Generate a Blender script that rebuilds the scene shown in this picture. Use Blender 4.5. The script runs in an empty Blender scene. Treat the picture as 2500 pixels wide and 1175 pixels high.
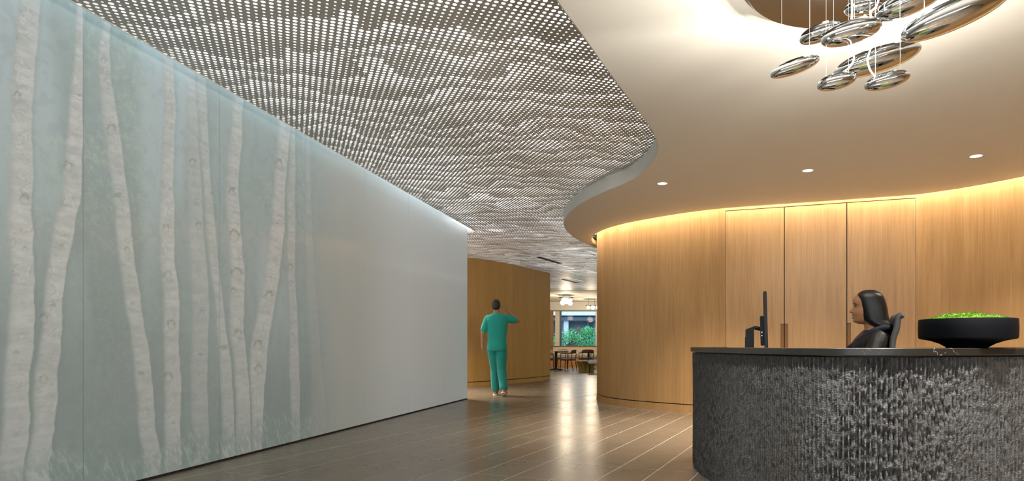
import bpy, bmesh, math, random
import numpy as np
from mathutils import Vector, Matrix, Euler

random.seed(7)
rng = np.random.default_rng(7)
S = bpy.context.scene
COL = S.collection
PI = math.pi

# ------------------------------------------------------------------ camera
CAM_H = 0.94          # eye height above floor
FPX = 1590.0          # focal length in pixels of the 2500 px wide frame
PCX, HOR = 1425.0, 845.0
cam_d = bpy.data.cameras.new('camera')
cam = bpy.data.objects.new('camera', cam_d)
COL.objects.link(cam)
cam.location = (0, 0, CAM_H)
cam.rotation_euler = (PI / 2, 0, 0)
cam_d.sensor_width = 36.0
cam_d.sensor_fit = 'HORIZONTAL'
cam_d.lens = FPX / 2500 * 36
cam_d.shift_x = -(PCX - 1250) / 2500
cam_d.shift_y = (HOR - 587.5) / 2500
cam_d.clip_start = 0.05
cam_d.clip_end = 300
S.camera = cam

# ------------------------------------------------------------------ world and exposure
W = bpy.data.worlds.new('sky')
S.world = W
W.use_nodes = True
wb = W.node_tree.nodes['Background']
wb.inputs[0].default_value = (0.86, 0.94, 1.0, 1)
wb.inputs[1].default_value = 2.6
S.view_settings.view_transform = 'Standard'
S.view_settings.look = 'None'
S.view_settings.exposure = 0.0
S.view_settings.gamma = 1.0
S.view_settings.use_curve_mapping = False
S.cycles.use_adaptive_sampling = True
S.cycles.adaptive_threshold = 0.04
S.cycles.max_bounces = 5
S.cycles.diffuse_bounces = 3
S.cycles.glossy_bounces = 4
S.cycles.transmission_bounces = 4
S.cycles.caustics_reflective = False
S.cycles.caustics_refractive = False

MEMBRANE = 1.10       # luminous layer above the perforated ceiling
COVE = 14.0           # warm strip over the oak wall
WASH = 4.3            # linear wall washers in that cove (W each)
SPOT = 350.0          # recessed downlights (W)

HALO = 38.0           # capsules in the chandelier (W each)
GLASS_GLOW = 0.30     # even glow added to the print to brighten the frosted glass wall
# light levels live here; the lamps themselves are built with their fixtures below

# ------------------------------------------------------------------ helpers
def tag(o, label=None, cat=None, group=None, kind=None):
    if label: o['label'] = label
    if cat: o['category'] = cat
    if group: o['group'] = group
    if kind: o['kind'] = kind
    return o

def empty(name, loc=(0, 0, 0), rz=0.0):
    o = bpy.data.objects.new(name, None)
    o.empty_display_size = 0.1
    COL.objects.link(o)
    o.location = loc
    o.rotation_euler = (0, 0, rz)
    return o

def link(name, me, m, parent=None, smooth=False):
    o = bpy.data.objects.new(name, me)
    if m is not None and len(me.materials) == 0:
        me.materials.append(m)
    COL.objects.link(o)
    if parent is not None:
        o.parent = parent
    if smooth:
        me.polygons.foreach_set('use_smooth', [True] * len(me.polygons))
    return o

class MB:
    """collects shapes, builds one mesh"""
    def __init__(s):
        s.v, s.f = [], []
    def add(s, vs, fs):
        b = len(s.v)
        s.v += [tuple(p) for p in vs]
        s.f += [tuple(i + b for i in f) for f in fs]
        return s
    def box(s, c, d, rz=0.0, M=None):
        hx, hy, hz = d[0] / 2, d[1] / 2, d[2] / 2
        vs = [Vector((x, y, z)) for z in (-hz, hz) for x, y in ((-hx, -hy), (hx, -hy), (hx, hy), (-hx, hy))]
        R = M if M is not None else Matrix.Rotation(rz, 3, 'Z')
        vs = [R @ p + Vector(c) for p in vs]
        return s.add(vs, [(3, 2, 1, 0), (4, 5, 6, 7), (0, 1, 5, 4), (1, 2, 6, 5), (2, 3, 7, 6), (3, 0, 4, 7)])
    def bbox(s, c, d, b=0.004, rz=0.0, M=None):
        """box with chamfered edges"""
        bm = bmesh.new()
        bmesh.ops.create_cube(bm, size=1.0)
        for p in bm.verts: p.co = Vector((p.co.x * d[0], p.co.y * d[1], p.co.z * d[2]))
        bmesh.ops.bevel(bm, geom=list(bm.edges), offset=b, segments=2, affect='EDGES')
        R = M if M is not None else Matrix.Rotation(rz, 3, 'Z')
        bm.verts.index_update()
        s.add([R @ p.co + Vector(c) for p in bm.verts], [[q.index for q in f.verts] for f in bm.faces])
        bm.free()
        return s
    def tube(s, pts, r, n=10, cap=True):
        pts = [Vector(p) for p in pts]
        rs = r if isinstance(r, (list, tuple)) else [r] * len(pts)
        rings = []
        prev = None
        for i, p in enumerate(pts):
            t = (pts[min(i + 1, len(pts) - 1)] - pts[max(i - 1, 0)]).normalized()
            if prev is None:
                a = Vector((0, 0, 1)) if abs(t.z) < 0.9 else Vector((1, 0, 0))
                u = t.cross(a).normalized()
            else:
                u = (prev - t * prev.dot(t)).normalized()
            prev = u
            w = t.cross(u)
            rings.append([p + (u * math.cos(2 * PI * k / n) + w * math.sin(2 * PI * k / n)) * rs[i] for k in range(n)])
        return s.loft(rings, cap)
    def loft(s, rings, cap=True, closed=True):
        n = len(rings[0])
        vs = [p for r in rings for p in r]
        fs = []
        for i in range(len(rings) - 1):
            for k in range(n if closed else n - 1):
                a, b = i * n + k, i * n + (k + 1) % n
                fs.append((a, b, b + n, a + n))
        if cap:
            fs.append(tuple(range(n))[::-1])
            fs.append(tuple((len(rings) - 1) * n + k for k in range(n)))
        return s.add(vs, fs)
    def lathe(s, prof, n=48, c=(0, 0, 0), cap=True):
        rings = [[(c[0] + r * math.cos(2 * PI * k / n), c[1] + r * math.sin(2 * PI * k / n), c[2] + z) for k in range(n)] for r, z in prof]
        return s.loft(rings, cap)
    def ball(s, c, r, nu=14, nv=9, M=None, p=1.0):
        """ellipsoid; r is a 3-vector"""
        if not isinstance(r, (tuple, list)): r = (r, r, r)
        rings = []
        for j in range(nv + 1):
            th = 1e-3 + (PI - 2e-3) * j / nv
            ring = []
            for k in range(nu):
                ph = 2 * PI * k / nu
                q = Vector((r[0] * math.sin(th) * math.cos(ph), r[1] * math.sin(th) * math.sin(ph), r[2] * math.cos(th)))
                ring.append((M @ q if M is not None else q) + Vector(c))
            rings.append(ring)
        return s.loft(rings, True)
    def prism(s, poly, z0, z1):
        n = len(poly)
        vs = [(x, y, z0) for x, y in poly] + [(x, y, z1) for x, y in poly]
        fs = [tuple(range(n))[::-1], tuple(range(n, 2 * n))] + [(i, (i + 1) % n, (i + 1) % n + n, i + n) for i in range(n)]
        return s.add(vs, fs)
    def mesh(s, name='m'):
        me = bpy.data.meshes.new(name)
        me.from_pydata(s.v, [], s.f)
        me.validate()
        return me
    def build(s, name, m, parent=None, smooth=False):
        return link(name, s.mesh(name), m, parent, smooth)

def auto_smooth(o, ang=35):
    me = o.data
    me.polygons.foreach_set('use_smooth', [True] * len(me.polygons))
    me.set_sharp_from_angle(angle=math.radians(ang))
    return o

def mesh_arrays(name, verts, loops, starts):
    me = bpy.data.meshes.new(name)
    me.vertices.add(len(verts)); me.vertices.foreach_set('co', np.asarray(verts, np.float32).ravel())
    me.loops.add(len(loops)); me.loops.foreach_set('vertex_index', np.asarray(loops, np.int32))
    me.polygons.add(len(starts)); me.polygons.foreach_set('loop_start', np.asarray(starts, np.int32))
    me.update(calc_edges=True)
    return me

def catmull(P, n=8, closed=False):
    P = [np.array(p, float) for p in P]
    out = []
    N = len(P)
    for i in range(N if closed else N - 1):
        p0 = P[(i - 1) % N] if (closed or i > 0) else 2 * P[0] - P[1]
        p1, p2 = P[i], P[(i + 1) % N]
        p3 = P[(i + 2) % N] if (closed or i + 2 < N) else 2 * P[-1] - P[-2]
        for k in range(n):
            t = k / n
            out.append(0.5 * (2 * p1 + (p2 - p0) * t + (2 * p0 - 5 * p1 + 4 * p2 - p3) * t * t + (3 * p1 - p0 - 3 * p2 + p3) * t ** 3))
    if not closed: out.append(P[-1])
    return [tuple(p) for p in out]

def resample(P, step):
    P = np.array(P, float)
    d = np.r_[0, np.cumsum(np.hypot(*(P[1:] - P[:-1]).T))]
    m = max(2, int(round(d[-1] / step)) + 1)
    t = np.linspace(0, d[-1], m)
    return np.c_[np.interp(t, d, P[:, 0]), np.interp(t, d, P[:, 1])], t

def smooth_path(P, it):
    P = np.array(P, float)
    for _ in range(it):
        Q = P.copy()
        Q[1:-1] = (P[:-2] + 2 * P[1:-1] + P[2:]) / 4
        P = Q
    return P

def normals2d(P):
    P = np.array(P, float)
    t = np.gradient(P, axis=0)
    t /= np.linalg.norm(t, axis=1)[:, None]
    return np.c_[t[:, 1], -t[:, 0]]          # right-hand side of the travelling direction

def vnoise(x, y, seed=0):
    """value noise, numpy"""
    x = np.asarray(x, float); y = np.asarray(y, float)
    xi = np.floor(x).astype(np.int64); yi = np.floor(y).astype(np.int64)
    fx = x - xi; fy = y - yi
    fx = fx * fx * (3 - 2 * fx); fy = fy * fy * (3 - 2 * fy)
    def h(a, b):
        k = (a * 374761393 + b * 668265263 + seed * 144269504) & 0x7fffffff
        k = ((k ^ (k >> 13)) * 1274126177) & 0x7fffffff
        return ((k ^ (k >> 16)) & 0xffff) / 65535.0
    return (h(xi, yi) * (1 - fx) + h(xi + 1, yi) * fx) * (1 - fy) + (h(xi, yi + 1) * (1 - fx) + h(xi + 1, yi + 1) * fx) * fy

def px_floor(x, y):
    Y = FPX * CAM_H / (y - HOR)
    return ((x - PCX) / FPX * Y, Y)

# ------------------------------------------------------------------ materials
MATS = {}
def mat(name, col=(0.8, 0.8, 0.8), rough=0.5, metal=0.0, emit=0.0, ecol=None, **kw):
    m = bpy.data.materials.new(name)
    m.use_nodes = True
    b = m.node_tree.nodes['Principled BSDF']
    b.inputs['Base Color'].default_value = (*col, 1)
    b.inputs['Roughness'].default_value = rough
    b.inputs['Metallic'].default_value = metal
    if emit:
        b.inputs['Emission Color'].default_value = (*(ecol or col), 1)
        b.inputs['Emission Strength'].default_value = emit
    for k, v in kw.items():
        b.inputs[k.replace('_', ' ')].default_value = v
    MATS[name] = m
    return m

class NT:
    def __init__(s, m):
        s.m = m; s.t = m.node_tree; s.b = s.t.nodes['Principled BSDF']
    def n(s, typ, **kw):
        q = s.t.nodes.new(typ)
        for k, v in kw.items(): setattr(q, k, v)
        return q
    def l(s, a, b): s.t.links.new(a, b)
    def put(s, inp, v):
        if isinstance(v, bpy.types.NodeSocket): s.l(v, inp)
        else: inp.default_value = v
    def math(s, op, a, b=0.0, c=0.0, clamp=False):
        q = s.n('ShaderNodeMath', operation=op, use_clamp=clamp)
        s.put(q.inputs[0], a); s.put(q.inputs[1], b); s.put(q.inputs[2], c)
        return q.outputs[0]
    def mix(s, f, a, b, blend='MIX'):
        q = s.n('ShaderNodeMix', data_type='RGBA', blend_type=blend)
        s.put(q.inputs[0], f)
        for i, v in ((6, a), (7, b)):
            if isinstance(v, tuple) and len(v) == 3: v = (*v, 1)
            s.put(q.inputs[i], v)
        return q.outputs[2]
    def coord(s, kind='Object', scale=(1, 1, 1), rot=(0, 0, 0)):
        tc = s.n('ShaderNodeTexCoord')
        mp = s.n('ShaderNodeMapping')
        s.l(tc.outputs[kind], mp.inputs[0])
        mp.inputs['Scale'].default_value = scale
        mp.inputs['Rotation'].default_value = rot
        return mp.outputs[0]
    def noise(s, vec, scale, detail=3, rough=0.5, dist=0.0):
        q = s.n('ShaderNodeTexNoise')
        s.l(vec, q.inputs['Vector'])
        q.inputs['Scale'].default_value = scale
        q.inputs['Detail'].default_value = detail
        q.inputs['Roughness'].default_value = rough
        q.inputs['Distortion'].default_value = dist
        return q.outputs[0]
    def voro(s, vec, scale, feature='F1', out=0):
        q = s.n('ShaderNodeTexVoronoi', feature=feature)
        s.l(vec, q.inputs['Vector'])
        q.inputs['Scale'].default_value = scale
        return q.outputs[out]
    def ramp(s, f, *stops):
        q = s.n('ShaderNodeValToRGB')
        s.put(q.inputs[0], f)
        e = q.color_ramp.elements
        while len(e) < len(stops): e.new(0.5)
        for i, (p, c) in enumerate(stops):
            e[i].position = p; e[i].color = (*c, 1)
        return q.outputs[0]
    def mrange(s, v, a, b, c=0.0, d=1.0, smooth=True):
        q = s.n('ShaderNodeMapRange', interpolation_type='SMOOTHSTEP' if smooth else 'LINEAR')
        s.put(q.inputs[0], v); s.put(q.inputs[1], a); s.put(q.inputs[2], b); s.put(q.inputs[3], c); s.put(q.inputs[4], d)
        return q.outputs[0]
    def bump(s, h, strength=0.3, dist=0.01):
        q = s.n('ShaderNodeBump')
        q.inputs['Strength'].default_value = strength
        q.inputs['Distance'].default_value = dist
        s.l(h, q.inputs['Height'])
        s.l(q.outputs[0], s.b.inputs['Normal'])
    def color(s, c): s.l(c, s.b.inputs['Base Color'])

def wood_mat(name, dark, mid, light, leaf=0.16, rough=0.42):
    """straight grained oak veneer; UV = metres along the wall, metres up"""
    m = mat(name, mid, rough)
    t = NT(m)
    uv = t.coord('UV')
    sx = t.n('ShaderNodeSeparateXYZ'); t.l(uv, sx.inputs[0])
    u, v = sx.outputs[0], sx.outputs[1]
    leafid = t.math('FLOOR', t.math('DIVIDE', u, leaf))
    wn = t.n('ShaderNodeTexWhiteNoise', noise_dimensions='1D'); t.l(leafid, wn.inputs['W'])
    lr = wn.outputs[0]
    cx = t.n('ShaderNodeCombineXYZ')
    t.l(t.math('ADD', u, t.math('MULTIPLY', lr, 3.1)), cx.inputs[0])
    t.l(t.math('MULTIPLY', v, 0.035), cx.inputs[1])
    n1 = t.noise(cx.outputs[0], 30, 4, 0.6, 0.15)
    cx2 = t.n('ShaderNodeCombineXYZ')
    t.l(u, cx2.inputs[0]); t.l(t.math('MULTIPLY', v, 0.02), cx2.inputs[1])
    n2 = t.noise(cx2.outputs[0], 110, 4, 0.75)
    cx3 = t.n('ShaderNodeCombineXYZ')
    t.l(u, cx3.inputs[0]); t.l(t.math('MULTIPLY', v, 0.12), cx3.inputs[1])
    n3 = t.noise(cx3.outputs[0], 5.0, 2)
    g = t.math('ADD', t.math('MULTIPLY', n1, 0.40), t.math('MULTIPLY', n2, 0.45))
    g = t.math('ADD', g, t.math('MULTIPLY', n3, 0.25))
    g = t.math('ADD', g, t.math('MULTIPLY', t.math('SUBTRACT', lr, 0.5), 0.07))
    c = t.ramp(g, (0.34, dark), (0.55, mid), (0.76, light))
    t.color(c)
    t.bump(n2, 0.05, 0.002)
    return m

M_oak = wood_mat('oak_veneer', (0.32, 0.175, 0.062), (0.46, 0.268, 0.108), (0.57, 0.355, 0.162))
M_oak_far = wood_mat('oak_veneer_far', (0.48, 0.245, 0.05), (0.60, 0.33, 0.085), (0.68, 0.40, 0.12), leaf=0.19)
M_dark = mat('shadow_gap_black', (0.012, 0.011, 0.010), 0.7)
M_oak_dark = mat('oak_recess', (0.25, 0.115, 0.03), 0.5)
M_plaster = mat('plaster_warm_white', (0.71, 0.70, 0.66), 0.65)
M_white = mat('paint_white', (0.80, 0.81, 0.80), 0.55)
M_black = mat('black_plastic', (0.008, 0.0085, 0.010), 0.55)
M_blackm = mat('black_metal', (0.015, 0.015, 0.016), 0.35, 0.6)
M_chrome = mat('mirror_chrome', (0.60, 0.63, 0.66), 0.03, 1.0)
M_disc = mat('brushed_steel_mirror', (0.27, 0.265, 0.255), 0.16, 1.0)
M_wire = mat('steel_wire', (0.75, 0.75, 0.75), 0.3, 1.0)
M_cable = mat('white_cable', (0.9, 0.9, 0.9), 0.4)
M_membrane = mat('luminous_membrane', (0.8, 0.8, 0.8), 0.8, emit=MEMBRANE, ecol=(1.0, 0.985, 0.95))
M_tubelight = mat('fluorescent_panel', (0.9, 0.9, 0.9), 0.8, emit=MEMBRANE * 1.3, ecol=(0.97, 0.98, 1.0))
M_cove = mat('warm_led', (1, 0.8, 0.5), 0.8, emit=COVE, ecol=(1.0, 0.87, 0.68))
M_slotled = mat('cool_led', (1, 1, 1), 0.8, emit=11.0, ecol=(0.86, 0.95, 1.0))
M_lens = mat('lamp_lens', (1, 1, 1), 0.6, emit=3.0, ecol=(1.0, 0.98, 0.94))
M_bulb = mat('glowing_globe', (1, 1, 1), 0.5, emit=4.0, ecol=(1.0, 0.82, 0.58))

for m_ in (M_membrane, M_tubelight, M_cove, M_lens, M_bulb): m_.cycles.emission_sampling = 'NONE'

def perf_mat():
    m = mat('perforated_metal_grey', (0.6, 0.6, 0.58), 0.45, 0.0)
    t = NT(m)
    oi = t.n('ShaderNodeObjectInfo')
    c = t.mix(oi.outputs['Random'], (0.44, 0.445, 0.43), (0.52, 0.52, 0.505))
    t.color(c)
    return m
M_perf = perf_mat()
M_rail = mat('rail_grey', (0.16, 0.16, 0.15), 0.6)

def tile_mat():
    m = mat('porcelain_tile', (0.15, 0.125, 0.1), 0.22)
    t = NT(m)
    geo = t.n('ShaderNodeNewGeometry')
    n1 = t.noise(geo.outputs['Position'], 1.4, 4, 0.5, 0.0)
    mp = t.n('ShaderNodeMapping'); t.l(geo.outputs['Position'], mp.inputs[0])
    mp.inputs['Rotation'].default_value = (0, 0, math.radians(21)); mp.inputs['Scale'].default_value = (1, 0.25, 1)
    n2 = t.noise(mp.outputs[0], 9, 4, 0.65)
    oi = t.n('ShaderNodeObjectInfo')
    g = t.math('ADD', t.math('MULTIPLY', n1, 0.6), t.math('MULTIPLY', n2, 0.2))
    g = t.math('ADD', g, t.math('MULTIPLY', oi.outputs['Random'], 0.08))
    c = t.ramp(g, (0.28, (0.165, 0.130, 0.094)), (0.70, (0.205, 0.163, 0.118)))
    t.color(c)
    t.l(t.mrange(n1, 0.3, 0.7, 0.25, 0.29), t.b.inputs['Roughness'])
    return m
M_tile = tile_mat()
M_grout = mat('pale_grout', (0.62, 0.58, 0.52), 0.6)
M_strip = mat('satin_metal_strip', (0.62, 0.58, 0.50), 0.35, 0.6)

def stone_mat():
    m = mat('split_face_basalt', (0.06, 0.06, 0.058), 0.36)
    t = NT(m)
    v = t.coord('Object')
    n1 = t.noise(v, 22, 6, 0.62, 0.3)
    n2 = t.noise(v, 130, 4, 0.6)
    n3 = t.noise(v, 2.3, 2, 0.5)
    c = t.ramp(n1, (0.3, (0.024, 0.0255, 0.027)), (0.55, (0.060, 0.063, 0.066)), (0.8, (0.135, 0.142, 0.147)))
    c = t.mix(t.mrange(n3, 0.35, 0.7, 0.0, 0.35), c, (0.055, 0.051, 0.042))
    # thin pale veins
    vv = t.math('ABSOLUTE', t.math('SUBTRACT', t.noise(v, 3.1, 3, 0.6, 0.8), 0.5))
    c = t.mix(t.math('MULTIPLY', t.mrange(vv, 0.0, 0.004, 0.5, 0.0), t.mrange(t.noise(v, 1.3, 2), 0.5, 0.65)), c, (0.33, 0.32, 0.29))
    t.color(c)
    at = t.n('ShaderNodeAttribute', attribute_name='sawn')
    c = t.mix(t.math('MULTIPLY', at.outputs['Fac'], 0.45), c, (0.15, 0.155, 0.16))
    t.color(c)
    t.bump(t.math('ADD', n2, n1), 0.9, 0.010)
    t.b.inputs['Specular IOR Level'].default_value = 0.6
    return m
M_stone = stone_mat()
def slab_mat():
    m = mat('polished_black_stone', (0.02, 0.019, 0.017), 0.30)
    t = NT(m)
    v = t.coord('Object')
    vv = t.math('ABSOLUTE', t.math('SUBTRACT', t.noise(v, 3.4, 4, 0.6, 1.4), 0.5))
    patch = t.mrange(t.noise(v, 1.7, 2), 0.5, 0.66, 0.0, 0.8)
    f = t.math('MULTIPLY', t.mrange(vv, 0.0, 0.008, 1.0, 0.0), patch)
    t.color(t.mix(f, (0.02, 0.019, 0.016), (0.38, 0.35, 0.28)))
    return m
M_slab = slab_mat()

# ------------------------------------------------------------------ plan geometry (metres; camera at the origin looking +Y)
D1 = np.array([0.3563, 0.9344])       # building grid, away from the camera
D2 = np.array([0.9344, -0.3563])      # building grid, to the right
GA, GB = -3.698, 0.1424               # glass wall: X = GA + GB*Y
def gx(Y): return GA + GB * Y
GN = np.array([1.0, -GB]) / math.hypot(1, GB)     # normal of the glass wall, into the room
GD = np.array([GB, 1.0]) / math.hypot(1, GB)
Y_GLASS_END = 11.5
Z_PERF, Z_SOF, Z_ROOF = 2.97, 2.80, 3.46
SLOT = 0.14

# oak wall, travelling from far left nose to the right
nose = [(2.6, 13.35), (1.3, 13.05), (0.62, 12.55), (0.31, 11.95), (0.228, 11.33), (0.30, 10.78), (0.468, 10.33), (0.70, 9.95), (0.969, 9.65), (1.25, 9.38), (1.56, 9.11), (1.927, 8.88)]
DOOR_A, DOOR_B = np.array([1.927, 8.88]), np.array([4.133, 8.10])
right_run = [(4.133, 8.10), (4.42, 7.86), (4.70, 7.53), (4.93, 7.17), (5.16, 6.72), (5.42, 6.05), (5.75, 5.1), (6.2, 3.9), (6.6, 2.4), (6.8, 0.5), (6.8, -2.5), (6.8, -5.2)]
# smooth soffit outline (its free S-shaped edge), from behind the camera to behind the nose
sof = [(-2.9, -5.2), (-2.2, -3.2), (-1.55, -1.2), (-1.02, 0.6), (-0.62, 1.9), (-0.33, 2.85), (-0.142, 3.50), (-0.033, 3.81), (0.102, 4.21), (0.272, 4.70), (0.477, 5.27),
       (0.607, 5.66), (0.695, 6.02), (0.713, 6.36), (0.685, 6.70), (0.618, 7.08), (0.476, 7.46), (0.244, 7.88), (0.037, 8.34), (-0.136, 8.86), (-0.255, 9.45), (-0.297, 9.96), (-0.268, 10.52), (-0.137, 11.26), (0.09, 11.98), (0.5, 12.75), (1.2, 13.5), (2.6, 14.1)]
sofC = smooth_path(resample(catmull(sof, 10), 0.05)[0], 8)

# ------------------------------------------------------------------ structure: floor
floor = empty('floor'); tag(floor, kind='structure')
me = MB().box((0, 12, -0.0507), (30, 46, 0.10)).mesh('grout_bed')
link('grout_bed', me, M_grout, floor)
TW, TL = 0.3055, 0.611
T0, S0 = -1.844, 4.81
tm = MB().bbox((0, 0, -0.006), (TW - 0.0042, TL - 0.0042, 0.012), 0.0010).mesh('tile')
tm.materials.append(M_tile)
grid_rot = -math.atan2(D1[0], D1[1])
def in_view_tile(c):
    x, y = c
    if y < 3.0 or y > 15.5: return False
    ix = PCX + x / y * FPX
    iy = HOR + CAM_H * FPX / y
    return -80 < ix < 1780 and iy < 1330 and x > gx(y) - 0.1 and not (x > 0.9 and y < 6.0 and x > 0.86) 
cands, rest = [], []
for i in range(-60, 90):
    for j in range(-30, 30):
        s_ = S0 + (i + 0.5) * TL; t_ = T0 + (j + 0.5) * TW * 1.0
        c = D1 * s_ + D2 * t_
        if not (-9 < c[0] < 8 and -6 < c[1] < 31): continue
        if in_view_tile(c): cands.append(c)
        else: rest.append(c)
for j in list(range(-60, -30)) + list(range(30, 60)):
    for i in range(-60, 90):
        c = D1 * (S0 + (i + 0.5) * TL) + D2 * (T0 + (j + 0.5) * TW)
        if -9 < c[0] < 8 and -6 < c[1] < 31: rest.append(c)
cands.sort(key=lambda c: c[1])
near, rest = cands[:300], rest + cands[300:]
for c in near:
    o = bpy.data.objects.new('tile', tm); COL.objects.link(o)
    o.parent = floor; o.location = (c[0], c[1], 0); o.rotation_euler = (0, 0, grid_rot)
mb = MB()
for c in rest:
    hw, hl = (TW - 0.0042) / 2, (TL - 0.0042) / 2
    q = [c + D1 * a * hl + D2 * b * hw for a, b in ((-1, -1), (-1, 1), (1, 1), (1, -1))]
    mb.add([(p[0], p[1], 0) for p in q] + [(p[0], p[1], -0.01) for p in q], [(0, 1, 2, 3), (0, 4, 5, 1), (1, 5, 6, 2), (2, 6, 7, 3), (3, 7, 4, 0)])
o = mb.build('tile_field', M_tile, floor); o['kind'] = 'stuff'
# two metal inlays
for k, t_ in enumerate((-4.317, -3.785)):
    a, b = D1 * 1.2 + D2 * t_, D1 * 17.0 + D2 * t_
    mid = (a + b) / 2
    o = MB().box((mid[0], mid[1], 0.0006), (0.009, 15.8, 0.0014), rz=grid_rot).build('trim_%d' % (k + 1), M_strip)
    tag(o, ('pale metal strip inlaid in the floor, the one nearer the birch wall', 'pale metal strip inlaid in the floor, the one farther from the birch wall')[k], kind='structure')

# ------------------------------------------------------------------ structure: perforated ceiling
ceiling = empty('ceiling', (0, 0, 0)); tag(ceiling, kind='structure')
PIT = 0.0612
HC = PIT / math.sqrt(2)              # hole spacing on the diagonal lattice
PW, PL = PIT * 10, PIT * 40
PT0, PS0 = -1.835, 3.665
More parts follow.
